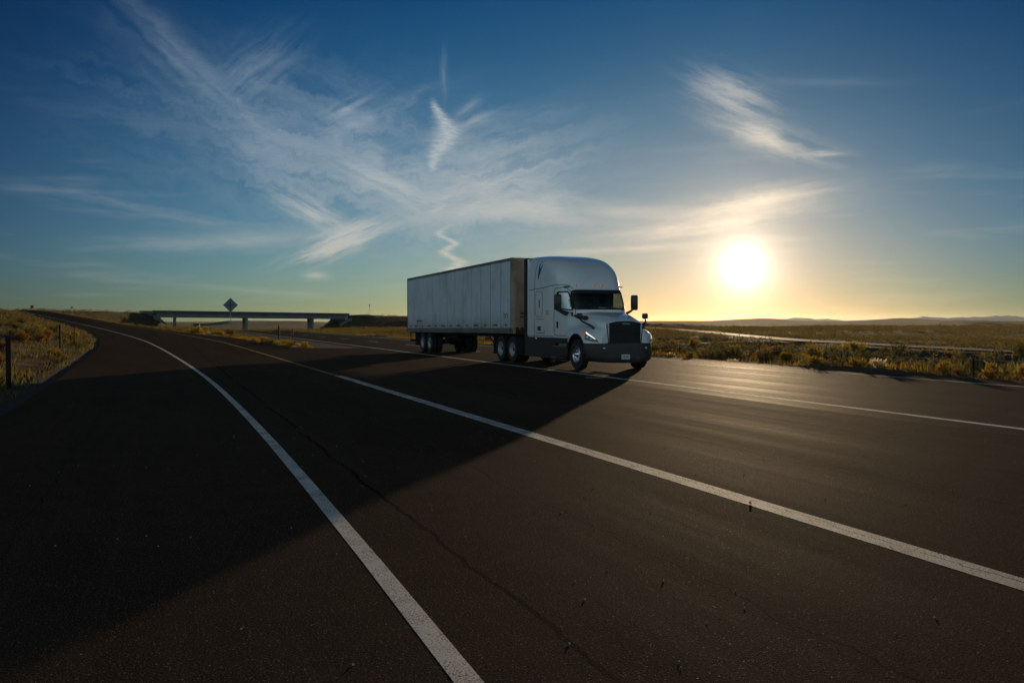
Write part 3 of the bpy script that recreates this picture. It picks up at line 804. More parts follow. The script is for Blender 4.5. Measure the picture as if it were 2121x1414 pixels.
hood = grid(full, keeph, 'hood', M['white_paint'], tractor, True, flip=True)
# front face flanking the grille
fr = full[-1]; kx = len(fr)
GRL = [(-.665, 1.515), (-.4, 1.585), (0, 1.605), (.4, 1.585), (.665, 1.515), (.60, .84), (-.60, .84)]
for s in (-1, 1):
    e = [p for p in den[-1] if p[0] > .60]
    V_ = [(s*p[0], p[1]+.004, p[2]) for p in e]; V2 = [(s*.585, p[1]+.004, p[2]) for p in e]; k_ = len(e)
    obj('nose_panel', V_+V2, [(i, i+1, k_+i+1, k_+i) for i in range(k_-1)], M['white_paint'], tractor)
    # wheel arch lip and liner
    arc = [(s*1.262, .655*math.cos(t), .54+.655*math.sin(t)) for t in np.linspace(-.18, math.pi+.1, 26)]
    MB().tube(arc, .030, 6).build('wheel_arch', M['black_plastic'], tractor, True)
    V_ = []; 
    for t in np.linspace(-.1, math.pi+.1, 20): V_ += [(s*1.24, .64*math.cos(t), .54+.64*math.sin(t)), (s*.62, .64*math.cos(t), .54+.64*math.sin(t))]
    obj('wheel_well', V_, [(2*i, 2*i+2, 2*i+3, 2*i+1) for i in range(19)], M['black_plastic'], tractor)
    # hood side vent band
    def hs(u, z, off=.01):
        i = int(np.argmin(abs(den[:, 0, 1]-u))); row = den[i]; j = int(np.argmin(abs(row[5:20, 2]-z)))+5; return (s*(row[j][0]+off), u, row[j][2])
    bel = MB(); U_ = [.72, .5, .25, 0.0, -.14]; T_ = [1.90, 1.875, 1.83, 1.79, 1.74]; B_ = [1.80, 1.76, 1.70, 1.665, 1.70]
    for i in range(4): bel.quad(hs(U_[i], B_[i], .016), hs(U_[i+1], B_[i+1], .016), hs(U_[i+1], T_[i+1], .016), hs(U_[i], T_[i], .016))
    bel.build('hood_vent', M['mirror_back'], tractor)
    # headlight wrapping the corner
    HL = [(-.52, 1.31), (-.66, 1.27), (-.80, 1.205), (-.94, 1.12), (-1.03, 1.03), (-1.07, .955)]
    HB = [(-.56, 1.19), (-.64, 1.05), (-.78, 1.0), (-.92, .965), (-1.02, .95), (-1.07, .943)]
    def fs(u, z, off):
        us_ = den[:, 0, 1]; i = int(np.clip(np.searchsorted(-us_, -u), 1, len(us_)-1)); t = (us_[i-1]-u)/(us_[i-1]-us_[i])
        def xat(row):
            r = row[18:]; return float(np.interp(-z, -r[:, 2], r[:, 0]))
        return (s*((1-t)*xat(den[i-1])+t*xat(den[i])+off), u-off*.4, z)
    hd = cr(np.array([[a[0], a[1], b[0], b[1]] for a, b in zip(HL, HB)]), 4)
    def band(f0, f1, i0, i1, off):
        mbh = MB()
        for i in range(i0, i1):
            for q in range(4):
                g0 = f0+(f1-f0)*q/4; g1_ = f0+(f1-f0)*(q+1)/4
                def pt(r, g): return fs(r[2]+(r[0]-r[2])*g, r[3]+(r[1]-r[3])*g, off)
                mbh.quad(pt(hd[i], g0), pt(hd[i+1], g0), pt(hd[i+1], g1_), pt(hd[i], g1_))
        return mbh
    h_ = band(0, 1, 0, 20, .022).build('headlight', M['lamp_black'], tractor, True)
    band(.76, .95, 2, 15, .032).build('led_strip', M['led'], h_, True)
    band(.10, .82, 0, 4, .033).build('turn_signal', M['amber'], h_, True)
    for (uu, zz, rr_) in ((-.76, 1.085, .052), (-.90, 1.03, .038)):
        c_ = Vector(fs(uu, zz, .034)); n_ = Vector((s*.62, -.78, 0)); a_ = n_.cross(Vector((0, 0, 1))).normalized()
        V_ = [c_+n_*.012]+[c_+a_*math.cos(t)*rr_+Vector((0, 0, 1))*math.sin(t)*rr_ for t in np.linspace(0, 2*math.pi, 17)[:-1]]
        obj('reflector', V_, [(0, 1+i, 1+(i+1) % 16) for i in range(16)], M['lens'], h_, True)
# grille
GU = -1.135
gb = MB(); pts = GRL
V_ = [(x, GU+.02+.10*(abs(x)/.66)**2.2, z) for x, z in pts]
gr = MB()
zrow = np.linspace(.80, 1.60, 30)
def gw(z): return float(np.interp(z, [.62, .84, 1.515, 1.60], [.50, .585, .655, .655]))
def gtop(x): return 1.605-.09*(abs(x)/.66)**2
P_ = []
for z in np.linspace(.62, 1.0, 20):
    pass
bk = []
for i, t in enumerate(np.linspace(0, 1, 24)):
    row = []
    for x_ in np.linspace(-1, 1, 25):
        zt = gtop(x_*.655); z = .62+(zt-.62)*t; w = gw(z)*x_; row.append((w, GU-.02+.07*abs(x_)**2.5, z))
    bk.append(row)
grille = grid(bk, None, 'grille', M['black_plastic'], tractor, True)
sl_ = MB()
for i in range(15):
    z = .68+i*.058
    for j in range(16):
        x0_, x1_ = -1+2*j/16, -1+2*(j+1)/16
        a = gw(z)*.97
        if z > gtop(a*x0_)-.03: continue
        y0_ = GU-.035+.07*abs(x0_)**2.5; y1_ = GU-.035+.07*abs(x1_)**2.5
        sl_.quad((a*x0_, y0_-.022, z), (a*x1_, y1_-.022, z), (a*x1_, y1_, z+.022), (a*x0_, y0_, z+.022))
        sl_.quad((a*x0_, y0_-.022, z), (a*x1_, y1_-.022, z), (a*x1_, y1_, z-.006), (a*x0_, y0_, z-.006))
sl_.build('slats', M['grey_plastic'], grille)
fr_ = MB(); path = []
for t in np.linspace(0, 1, 12): z = .66+(1.515-.66)*t; path.append((-gw(z)-.012, GU+.03, z))
for x_ in np.linspace(-.655, .655, 15): path.append((x_, GU-.02+.07*(abs(x_)/.655)**2.5, gtop(x_)+.006))
for t in np.linspace(1, 0, 12): z = .66+(1.515-.66)*t; path.append((gw(z)+.012, GU+.03, z))
fr_.tube(path, .022, 6).build('grille_frame', M['black_plastic'], grille, True)
MB().box((-.14, GU-.055, 1.515), (.14, GU-.03, 1.565), .012).build('badge', M['galv'], grille)
# bumper
BP = cr([(0, -1.23), (.45, -1.215), (.8, -1.13), (1.03, -.99), (1.17, -.84), (1.25, -.66), (1.265, -.60)], 5)
BZ = [(.25, .03, .90), (.30, .0, .96), (.45, -.01, .985), (.60, 0, 1.0), (.76, .012, 1.0), (.88, .03, .995), (.915, .05, .98)]
P_ = []
for (z, du, sx_) in BZ:
    hf = [(x*sx_, u+du, z + (.05*(abs(x)/1.26)**2 if z < .4 else 0)) for x, u in BP]
    P_.append([(-x, u, z) for x, u, z in hf[::-1]]+hf[1:])
bmp = grid(P_, None, 'bumper', M['grey_plastic'], tractor, True)
P2 = [P_[-1], [(x*.85, u+.25, z-.01) for x, u, z in P_[-1]]]; grid(P2, None, 'bumper_top', M['black_plastic'], tractor)
P2 = [P_[0], [(x*.9, u+.35, z) for x, u, z in P_[0]]]; grid(P2, None, 'bumper_underside', M['black_plastic'], tractor)
for s in (-1, 1):
    c_ = (s*.78, -1.155, .735)
    fl = MB().lathe([(-.02, .0), (-.02, .035), (.0, .048), (.02, .05)], 16, 'y', c_).build('fog_light', M['lens'], bmp, True)
    MB().box((s*.78-.06, -1.19, .60), (s*.78+.06, -1.15, .612)).build('bumper_slot', M['seam'], bmp)
pl = MB().box((-.20, -1.262, .375), (.11, -1.252, .535), .003).build('number_plate', M['plate'], bmp)
# glyphs on the plate, built from strokes
GL = {'C': [((1,1),(0,1)),((0,1),(0,0)),((0,0),(1,0))], 'B': [((0,0),(0,1)),((0,1),(.8,1)),((.8,1),(.8,.5)),((0,.5),(1,.5)),((1,.5),(1,0)),((1,0),(0,0))],
      'M': [((0,0),(0,1)),((0,1),(.5,.5)),((.5,.5),(1,1)),((1,1),(1,0))], 'N': [((0,0),(0,1)),((0,1),(1,0)),((1,0),(1,1))],
      'E': [((1,1),(0,1)),((0,1),(0,0)),((0,0),(1,0)),((0,.5),(.8,.5))], 'I': [((.5,0),(.5,1))], '1': [((.5,0),(.5,1)),((.5,1),(.2,.8))],
      'T': [((0,1),(1,1)),((.5,1),(.5,0))], 'K': [((0,0),(0,1)),((0,.4),(1,1)),((.3,.55),(1,0))], 'V': [((0,1),(.5,0)),((.5,0),(1,1))],
      'R': [((0,0),(0,1)),((0,1),(1,1)),((1,1),(1,.5)),((1,.5),(0,.5)),((.4,.5),(1,0))], '7': [((0,1),(1,1)),((1,1),(.4,0))], 'Y': [((0,1),(.5,.5)),((1,1),(.5,.5)),((.5,.5),(.5,0))]}
def glyphs(text, to3, w, h, gap, th):
    """strokes of each letter as thin boxes lying on a surface; to3(a, b) -> point, a along the text"""
    mbg = MB(); a0 = 0
    for ch in text:
        for (p, q) in GL.get(ch, []):
            A = Vector((a0+p[0]*w, p[1]*h)); B = Vector((a0+q[0]*w, q[1]*h)); d_ = (B-A).normalized(); n_ = Vector((-d_.y, d_.x))*th/2; A -= d_*th/2; B += d_*th/2
            mbg.quad(to3(*(A-n_)), to3(*(B-n_)), to3(*(B+n_)), to3(*(A+n_)))
        a0 += w+gap
    return mbg
glyphs('CBMNE', lambda a, b: (-.175+a, -1.2635, .42+b), .036, .07, .016, .011).build('lettering', M['greymark'], pl)

# chassis, fairings, steps, fuel tank
ch = MB()
for s in (-1, 1): ch.box((s*.43-.04, -.95, .72), (s*.43+.04, 7.55, .98))
for u in (-.6, .6, 2.0, 3.4, 4.9, 6.3, 7.4): ch.box((-.39, u-.05, .76), (.39, u+.05, .94))
ch.build('chassis_frame', M['dark_metal'], tractor)
MB().box((-.42, -.7, .45), (.42, .75, 1.25), .08).box((-.3, .75, .5), (.3, 1.9, .95), .08).build('engine', M['dark_metal'], tractor)
fl = MB()
fl.box((-1.05, .95, 1.00), (1.05, 4.15, 1.06)); fl.build('cab_floor', M['dark_metal'], tractor)
for s in (-1, 1):
    sk = MB()
    # side fairing panels with two recessed steps behind the front wheel
    a, b = (min(s*1.20, s*1.255), max(s*1.20, s*1.255))
    sk.box((a, 2.14, .30), (b, 4.55, 1.045), .015)
    sk.box((a, .76, .855), (b, 2.137, 1.045), .012)
    sk.box((a, .76, .40), (b, 1.70, .72), .012)
    sk.box((a, 1.703, .30), (b, 2.137, .85), .012)
    sk.box((a, .78, .24), (b, 2.137, .29), .008)
    f_ = sk.build('side_fairing', M['grey_plastic'], tractor, label='dark grey panels below the cab')
    st_ = MB()
    c_, d_ = (min(s*.95, s*1.262), max(s*.95, s*1.262))
    st_.box((c_, .82, .725), (d_, 1.98, .76)); st_.box((c_, .82, .335), (d_, 2.12, .36))
    st_.build('step', M['alu'], f_)
    MB().box((min(s*1.0, s*1.21), .80, .77), (max(s*1.0, s*1.21), 1.55, .85)).build('battery_box', M['alu'], f_)
    MB().lathe([(0, .0), (0, .05), (s*-.03, .055)], 14, 'x', (s*1.275, 3.45, .98)).build('filler_cap', M['alu'], f_, True)
    tk = MB().lathe([(0, 0), (0, .28), (.03, .30), (2.0, .30), (2.03, .28), (2.03, 0)], 28, 'y', (s*.86, 2.2, .62)); tk.build('fuel_tank', M['alu'], tractor, True)
    # side extender between cab and trailer
    MB().box((min(s*1.19, s*1.25), UR+.003, 1.08), (max(s*1.19, s*1.25), UR+.09, 3.98), .01).build('side_extender', M['white_paint'], tractor)
    MB().box((min(s*1.18, s*1.225), UR+.093, 1.0), (max(s*1.18, s*1.225), UR+.50, 4.02), .01).build('extender_flap', M['rubber_dark'], tractor)
    MB().box((s*1.05-.25, 5.05, .30), (s*1.05+.25, 5.07, 1.0)).build('mud_flap', M['rubber'], tractor)
    MB().box((s*1.05-.25, 7.90, .28), (s*1.05+.25, 7.92, 1.02)).build('mud_flap', M['rubber'], tractor)
    MB().tube([(s*.72, 4.35, .65), (s*.72, 4.35, 3.4)], .07, 12).build('exhaust_stack', M['dark_metal'], tractor, True) if s > 0 else None
fw_ = MB().lathe([(0, 0), (0, .45), (.06, .48), (.1, .45), (.1, 0)], 24, 'z', (0, 6.6, 1.0)).build('fifth_wheel', M['dark_metal'], tractor)
hs_ = MB()
for k_ in range(3): hs_.tube([(-.3+.25*k_, 4.3, 1.7), (-.3+.22*k_, 4.7, 1.25), (-.25+.2*k_, 5.1, 1.45), (-.2+.2*k_, 5.62, 1.9)], .018, 6)
hs_.build('air_hose', M['red'], tractor, True)

# cab interior
MB().box((-1.0, .75, 1.90), (1.0, 1.10, 2.05), .05).build('dashboard', M['fabric'], tractor)
MB().box((-1.15, 2.55, 1.1), (1.15, 2.60, 2.95)).box((-1.1, 1.1, 2.82), (1.1, 2.55, 2.86)).build('cab_lining', M['fabric'], tractor)
for s in (-1, 1):
    st_ = MB().box((s*.55-.26, 1.65, 1.35), (s*.55+.26, 2.15, 1.55), .06).box((s*.55-.25, 2.10, 1.5), (s*.55+.25, 2.26, 2.25), .06).box((s*.55-.14, 2.12, 2.27), (s*.55+.14, 2.22, 2.48), .05)
    st_.build('seat', M['fabric'], tractor, True)
ring = [(.55+.21*math.cos(t), 1.30+.09*math.sin(t), 2.03+.19*math.sin(t)) for t in np.linspace(0, 2*math.pi, 25)]
MB().tube(ring, .018, 6, False).tube([(.36, 1.29, 2.02), (.74, 1.29, 2.02)], .014, 6).tube([(.55, 1.30, 2.02), (.55, 1.05, 1.9)], .03, 6).build('steering_wheel', M['black_plastic'], tractor, True)
MB().quad((.10, .90, 2.056), (.42, .90, 2.056), (.40, 1.06, 2.12), (.12, 1.06, 2.12)).build('papers', M['paper'], tractor)
MB().box((-.28, 2.545, 1.2), (.9, 2.549, 2.8)).build('sleeper_curtain', M['greymark'], tractor)

# wheels (shared meshes)
def tyre_mesh(w, ro=.51, ri=.286):
    mb_ = MB(); h_ = w/2
    prof = [(-h_*.86, ri), (-h_*.98, ri+.04), (-h_, ri+.10), (-h_*.97, ro-.055), (-h_*.86, ro-.012), (-h_*.80, ro), ]
    for g_ in (-.5, -.17, .17, .5): prof += [(h_*(g_-.05), ro+.003), (h_*(g_-.045), ro-.012), (h_*(g_+.045), ro-.012), (h_*(g_+.05), ro+.003)]
    prof += [(h_*.80, ro), (h_*.86, ro-.012), (h_*.97, ro-.055), (h_, ri+.10), (h_*.98, ri+.04), (h_*.86, ri)]
    mb_.lathe(prof, 56, 'x'); return mb_
def rim_disc(front, s):
    """rim seen from outside; s=-1 outside is -x"""
    mb_ = MB(); o = s
    if front: prof = [(o*.12, .287), (o*.13, .275), (o*.10, .262), (o*.04, .255), (o*.035, .20)]
    else: prof = [(o*.12, .287), (o*.13, .275), (o*.10, .262), (-o*.06, .25), (-o*.07, .19)]
    mb_.lathe(prof, 40, 'x')
    base_ = o*.035 if front else -o*.07
    # disc with hand holes
    n_ = 60; rs = [.20, .175, .145, .115]
    V_ = []; F_ = []
    for k_ in range(n_):
        t = 2*math.pi*k_/n_
        for q, r in enumerate(rs): V_.append((base_+o*(.012*(q)), r*math.cos(t), r*math.sin(t)))
    for k_ in range(n_):
        for q in range(3):
            if q == 0 and k_ % 6 in (2, 3) : continue
            k2 = (k_+1) % n_; F_.append((k_*4+q, k2*4+q, k2*4+q+1, k_*4+q+1))
    mb_.add(V_, F_); return mb_
def hub_mesh(front, s):
    mb_ = MB(); b_ = s*.07 if front else -s*.035
    mb_.lathe([(b_, .12), (b_+s*.03, .115), (b_+s*.035, .075), (b_+s*.10, .07), (b_+s*.115, .05), (b_+s*.115, 0)], 24, 'x')
    for k_ in range(10):
        t = 2*math.pi*k_/10; c_ = (b_+s*.0, .143*math.cos(t), .143*math.sin(t)); mb_.lathe([(-.01*s, .013), (s*.03, .013), (s*.032, 0)], 6, 'x', c_)
    return mb_
def make_wheel(parent, x, u, s, front, dual, rimmat, z=.51, steer=0.0, src=None):
    if src is None:
        w = rim_disc(front, s).build('wheel', rimmat, None, True)
        t = tyre_mesh(.28).build('tyre', M['rubber'], w, True)
        if dual:
            t2 = tyre_mesh(.28).build('tyre', M['rubber'], w, True); t2.location = (-s*.33, 0, 0)
        hub_mesh(front, s).build('hub', M['dark_metal'] if not front else M['alu'], w, True)
    else: w = dup_tree(src)
    w.parent = parent; w.location = (x, u, z); w.rotation_euler = (random.uniform(0, 1.0), 0, 0) if not steer else (0.3, 0, steer)
    return w
wf = {}
for s in (-1, 1):
    make_wheel(tractor, s*1.12, 0, s, True, False, M['alu'], steer=.001)
    d0 = make_wheel(tractor, s*1.12, 5.92, s, False, True, M['steelwheel'])
    make_wheel(tractor, s*1.12, 7.22, s, False, True, M['steelwheel'], src=d0); wf[s] = d0
for u in (0, 5.92, 7.22):
    ax = MB().tube([(-1.0, u, .51), (1.0, u, .51)], .06 if u == 0 else .075, 10)
    if u: ax.lathe([(-.25, .0), (-.2, .16), (.0, .22), (.2, .16), (.25, 0)], 16, 'x', (0, u, .52))
    ax.build('axle', M['dark_metal'], tractor, True)


# ------------------------------------------------------------------ trailer
trailer = empty('box_trailer', (TX, 33.12, 0))
tag(trailer, 'long white box trailer with vertical side panels and rusty nose coupled behind the white tractor', 'trailer')
TL = 16.2; HW = 1.30
def zs_(v, z): return z + .13*(1-v/TL) - .04        # nose rides slightly higher than the tail
def bx(mb_, lo, hi):
    x0, y0, z0 = lo; x1, y1, z1 = hi
    V_ = [(x, y, zs_(y, z)) for z in (z0, z1) for (x, y) in ((x0, y0), (x1, y0), (x1, y1), (x0, y1))]
    return mb_.add(V_, [(0,3,2,1),(4,5,6,7),(0,1,5,4),(1,2,6,5),(2,3,7,6),(3,0,4,7)])
NP = 13; y0p = .12; pw = (TL-.06-y0p)/NP
core = MB(); bx(core, (-HW+.02, .10, 1.10), (HW-.02, TL-.05, 4.02)); core.build('cargo_box', M['seam_grey'], trailer)
for s in (-1, 1):
    pm = MB()
    for i in range(NP):
        a, b = y0p+i*pw+.042, y0p+(i+1)*pw-.042
        V_ = []
        xo = s*(HW+.004); xi = s*(HW-.022)
        for (y, x) in ((a, xi), (a+.012, xo), (b-.012, xo), (b, xi)): V_ += [(x, y, zs_(y, 1.27)), (x, y, zs_(y, 3.94))]
        pm.add(V_, [(0, 2, 3, 1), (2, 4, 5, 3), (4, 6, 7, 5)])
    pm.build('side_panels', M['white_trailer'], trailer)
    rl = MB(); bx(rl, (min(s*1.27, s*1.315), .02, 3.94), (max(s*1.27, s*1.315), TL, 4.06)); rl.build('top_rail', M['rail_alu'], trailer)
    rl = MB(); bx(rl, (min(s*1.27, s*1.312), .05, 1.06), (max(s*1.27, s*1.312), TL, 1.267)); rl.build('bottom_rail', M['rail_alu'], trailer)
    for i in range(NP):
        yc = y0p+(i+.5)*pw; L_ = .56 if i % 2 else .26; mk = MB()
        bx(mk, (min(s*1.3045, s*1.309), yc-L_/2, 1.36), (max(s*1.3045, s*1.309), yc+L_/2, 1.42))
        mk.build('reflective_tape', M['blackmark'] if i % 4 != 1 else M['red'], trailer)
    if s < 0:
        # unit number near the nose, small maker's line near the tail (read towards the nose on this side: text runs from rear to front)
        glyphs('TKY', lambda a, b: (-1.3055, 1.02-a, zs_(.7, 1.64)+b), .13, .20, .06, .04).build('unit_number', M['greymark'], trailer)
        MB().quad((-1.3055, .40, 2.05), (-1.3055, .30, 2.10), (-1.3055, .30, 2.13), (-1.3055, .40, 2.08)).build('tick_mark', M['greymark'], trailer)
        MB().quad((-1.3055, 14.25, 1.60), (-1.3055, 13.15, 1.60), (-1.3055, 13.15, 1.68), (-1.3055, 14.25, 1.68)).build('faded_lettering', M['seam_grey'], trailer)
rf = MB(); bx(rf, (-1.269, .03, 4.03), (1.269, TL-.01, 4.055)); rf.build('trailer_roof', M['rail_alu'], trailer)
# nose wall with rounded corner posts
P_ = []
for z in np.linspace(1.07, 4.05, 14):
    r = []
    for t in np.linspace(0, 1, 8): a_ = t*math.pi/2; r.append((-1.312+.14*(1-math.cos(a_)), .14-.14*math.sin(a_)+.02, zs_(0, z)))
    r2 = [(-x, y, z_) for x, y, z_ in r[::-1]]
    P_.append([(-1.312, .24, zs_(0, z))]+r+r2+[(1.312, .24, zs_(0, z))])
grid(P_, None, 'nose_wall', M['nose'], trailer, True)
ns = MB()
for x in (-1.0, -.72, -.2, .3, .8): ns.box((x-.025, .0, 1.3), (x+.025, .02, 3.95))
ns.build('nose_rib', M['nose'], trailer)
ns = MB(); ns.box((-.98, -.012, 1.92), (-.78, .0, 1.97)); ns.box((-.98, -.012, 1.78), (-.78, .0, 1.83)); ns.build('nose_vent', M['blackmark'], trailer)
ns = MB(); ns.box((-1.16, .004, 1.12), (1.16, .02, 1.38)); ns.build('nose_plate', M['dark_metal'], trailer)
# rear frame, doors, guard
rd = MB(); bx(rd, (-1.315, TL-.05, 1.06), (1.315, TL+.01, 4.06)); rd.build('rear_frame', M['rail_alu'], trailer)
for s in (-1, 1):
    d_ = MB(); d_.box((min(s*.01, s*1.24), TL+.012, 1.25), (max(s*.01, s*1.24), TL+.05, 3.85), .01); dd_ = d_.build('rear_door', M['white_trailer'], trailer)
    MB().tube([(s*.45, TL+.075, 1.3), (s*.45, TL+.075, 3.8)], .016, 6).build('lock_rod', M['galv'], dd_)
    MB().box((s*1.1-.1, TL+.012, 1.09), (s*1.1+.1, TL+.03, 1.19)).build('tail_light', M['red'], trailer)
MB().box((-1.15, TL-.12, .50), (1.15, TL-.02, .62), .01).box((-.75, TL-.11, .6), (-.65, TL-.03, 1.07)).box((.65, TL-.11, .6), (.75, TL-.03, 1.07)).box((-1.14, TL-.1, .6), (-1.10, TL-.04, 1.07)).build('rear_guard', M['dark_metal'], trailer)
# under frame
uf_ = MB()
for i in range(38): uf_.box((-1.24, .9+i*.405, .98), (1.24, .95+i*.405, 1.05))
uf_.build('cross_members', M['dark_metal'], trailer)
sf = MB()
for s in (-1, 1): sf.box((s*.50-.05, 9.6, .78), (s*.50+.05, 15.4, .98))
for y in (10.2, 11.4, 12.6, 13.8, 15.0): sf.box((-.46, y-.05, .8), (.46, y+.05, .95))
for s in (-1, 1):
    for y in (11.3, 12.65, 14.0): sf.box((s*.50-.045, y-.22, .50), (s*.50+.045, y+.22, .79))
MB().box((-.45, .5, .92), (.45, 1.6, .99)).build('kingpin_plate', M['dark_metal'], trailer)
sf.build('slider_frame', M['dark_metal'], trailer)
for s in (-1, 1):
    lg = MB().box((s*.62-.07, 3.55, .42), (s*.62+.07, 3.69, 1.06)).box((s*.62-.05, 3.57, .30), (s*.62+.05, 3.67, .42)).box((s*.62-.14, 3.5, .26), (s*.62+.14, 3.74, .30), .01)
    lg.tube([(s*.62, 3.68, .5), (s*.62, 4.6, 1.0)], .03, 6).tube([(s*.62, 3.62, .55), (0, 3.62, 1.0)], .025, 6)
    lg.build('landing_leg', M['dark_metal'], trailer)
    MB().box((s*1.0-.28, 14.62, .32), (s*1.0+.28, 14.64, .98)).build('mud_flap', M['rubber'], trailer)
    for y in (11.98, 13.30): make_wheel(trailer, s*1.12, y, s, False, True, M['steelwheel'], src=wf[s])
for y in (11.98, 13.30):
    ax = MB().tube([(-1.0, y, .51), (1.0, y, .51)], .07, 10)
    for s in (-1, 1): ax.lathe([(-.08, 0), (-.08, .1), (.08, .1), (.08, 0)], 12, 'y', (s*.28, y-.2, .55)); ax.tube([(s*.5, y-.6, .72), (s*.5, y-.2, .62), (s*.5, y+.2, .62), (s*.5, y+.6, .72)], .035, 6)
    ax.build('axle', M['dark_metal'], trailer, True)
MB().lathe([(-.35, 0), (-.35, .13), (.35, .13), (.35, 0)], 14, 'y', (0, 10.9, .7)).build('air_tank', M['dark_metal'], trailer, True)
MB().tube([(.2, -.0, 1.05), (.2, .02, 1.3)], .02, 6).build('gladhand', M['dark_metal'], trailer)

# ------------------------------------------------------------------ overpass bridge
A = Vector((-2.0, 366.0, 4.85)); B = Vector((74.0, 401.0, 4.30))
bd = (B-A); BL = bd.xy.length; ang = math.atan2(bd.y, bd.x)
bridge = empty('overpass_bridge', (A.x, A.y, 0), ang)
tag(bridge, 'long low highway bridge with blue grey girders crossing the freeway in the distance', 'bridge')
sl_b = (B.z-A.z)/BL
def bz(x): return A.z+sl_b*x
def bbox(x0, x1, y0, y1, t0, t1, mbb=None):
    mbb = mbb or MB(); V_ = [(x, y, bz(x)+t) for t in (t0, t1) for (x, y) in ((x0, y0), (x1, y0), (x1, y1), (x0, y1))]
    return mbb.add(V_, [(0,3,2,1),(4,5,6,7),(0,1,5,4),(1,2,6,5),(2,3,7,6),(3,0,4,7)])
bbox(-3, BL+3, -5.6, 5.6, -.30, 0).build('deck', M['concrete'], bridge)
for y in (-5.85, 5.6): bbox(-3, BL+2, y, y+.25, -.30, .72).build('parapet', M['parapet'], bridge)
g_ = MB()
for y in (-5.2, -2.6, 0, 2.6, 5.2): bbox(0, BL, y-.2, y+.2, -1.75, -.303, g_)
g_.build('girders', M['girder'], bridge)
tr_ = MB(); bbox(-3, BL+2, -5.9, -5.55, .723, .80, tr_); tr_.build('rail', M['galv'], bridge)
def at_px(v): return v*BL
SK = math.tan(R(90-65.3))      # the bents stand parallel to the freeway, skewed to the deck
for (xf, w) in ((.098, .75), (.455, .95), (.829, .95)):
    x = xf*BL; pr = MB()
    V_ = [(x+y*SK+dx_, y, bz(x)+t) for t in (-2.75, -1.753) for (dx_, y) in ((-w*.7, -5.2), (w*.7, -5.2), (w*.7, 5.2), (-w*.7, 5.2))]
    pr.add(V_, [(0,3,2,1),(4,5,6,7),(0,1,5,4),(1,2,6,5),(2,3,7,6),(3,0,4,7)])
    cap_ = pr.build('pier', M['concrete'], bridge)
    for y in (-4.2, 0, 4.2): MB().box((x+y*SK-w/2, y-w/2, -4.6), (x+y*SK+w/2, y+w/2, bz(x)-2.753)).build('column', M['concrete'], cap_)
for (x, d_) in ((0, -1), (BL, 1)):
    V_ = [(x+d_*.5, -6.2, bz(x)-1.9), (x+d_*.5, 6.2, bz(x)-1.9), (x-d_*6.5, 6.6, -3.2), (x-d_*6.5, -6.6, -3.2),
          (x+d_*3, -6.4, bz(x)-1.2), (x+d_*3, 6.4, bz(x)-1.2), (x+d_*3, -7.4, -3.2), (x+d_*3, 7.4, -3.2)]
    obj('abutment_slope', V_, [(0, 1, 2, 3), (0, 4, 5, 1), (0, 3, 6, 4), (1, 5, 7, 2)], M['slope_pave'], bridge)
    b_ = MB(); bbox(min(x, x+d_*1.2), max(x, x+d_*1.2), -5.9, 5.9, -2.3, -.303, b_); b_.build('abutment', M['concrete'], bridge)

# ------------------------------------------------------------------ signs, posts, wires
ds = empty('warning_sign', (9.0-1.1, 112.0, float(H(7.9, 112.0))), R(-4))
tag(ds, 'diamond shaped road sign on a slim post, seen from its bare metal back', 'sign')
hz = 3.55-ds.location.z
MB().box((-.035, -.02, -.3), (.035, .02, hz+.6)).build('post', M['galv'], ds)
rr_ = .86; bz_ = -.03
obj('panel', [(0, bz_, hz+rr_), (rr_, bz_, hz), (0, bz_, hz-rr_), (-rr_, bz_, hz), (0, bz_-.006, hz+rr_), (rr_, bz_-.006, hz), (0, bz_-.006, hz-rr_), (-rr_, bz_-.006, hz)],
    [(0, 1, 2, 3), (7, 6, 5, 4), (0, 4, 5, 1), (1, 5, 6, 2), (2, 6, 7, 3), (3, 7, 4, 0)], M['sign_back'], ds)
obj('sign_face', [(0, .03, hz+rr_), (rr_, .03, hz), (0, .03, hz-rr_), (-rr_, .03, hz)], [(0, 1, 2, 3)], M['sign_yellow'], ds)
MB().box((-.5, -.055, hz-.03), (.5, -.04, hz+.03)).box((-.03, -.06, hz-.55), (.03, -.056, hz+.55)).build('brace', M['post'], ds)
def far_sign(x, y, z, r, n_, label, facing):
    e_ = empty('round_sign', (x, y, z-2.4)); tag(e_, label, 'sign')
    MB().box((-.03, -.03, -1.2), (.03, .03, 2.4+r*.7)).build('post', M['galv'], e_)
    V_ = [(r*math.cos(2*math.pi*(k_+.5)/n_), -.05, 2.4+r*math.sin(2*math.pi*(k_+.5)/n_)) for k_ in range(n_)]
    V_ += [(a, -.04, c) for a, b, c in V_]
    obj('panel', V_, [tuple(range(n_))]+[(i, (i+1) % n_, n_+(i+1) % n_, n_+i) for i in range(n_)]+[tuple(range(2*n_-1, n_-1, -1))], M['sign_red'], e_)
far_sign(-30.7, 262, 5.35, .45, 8, 'larger small dark octagonal sign standing on the skyline beyond the ramp crest at far left', 1)
far_sign(-21.4, 262, 5.25, .30, 4, 'tiny square dark sign on the skyline, right of the octagonal one', 1)
pl_ = MB().tube([(0, 0, -1), (0, 0, 8.0)], .06, 6).box((-.22, -.06, 7.2), (.22, .06, 8.6)).build('distant_pole', M['galv']); pl_.location = (103.5, 470, 2.0)
tag(pl_, 'thin faint pole standing above the dark embankment right of the bridge', 'pole')
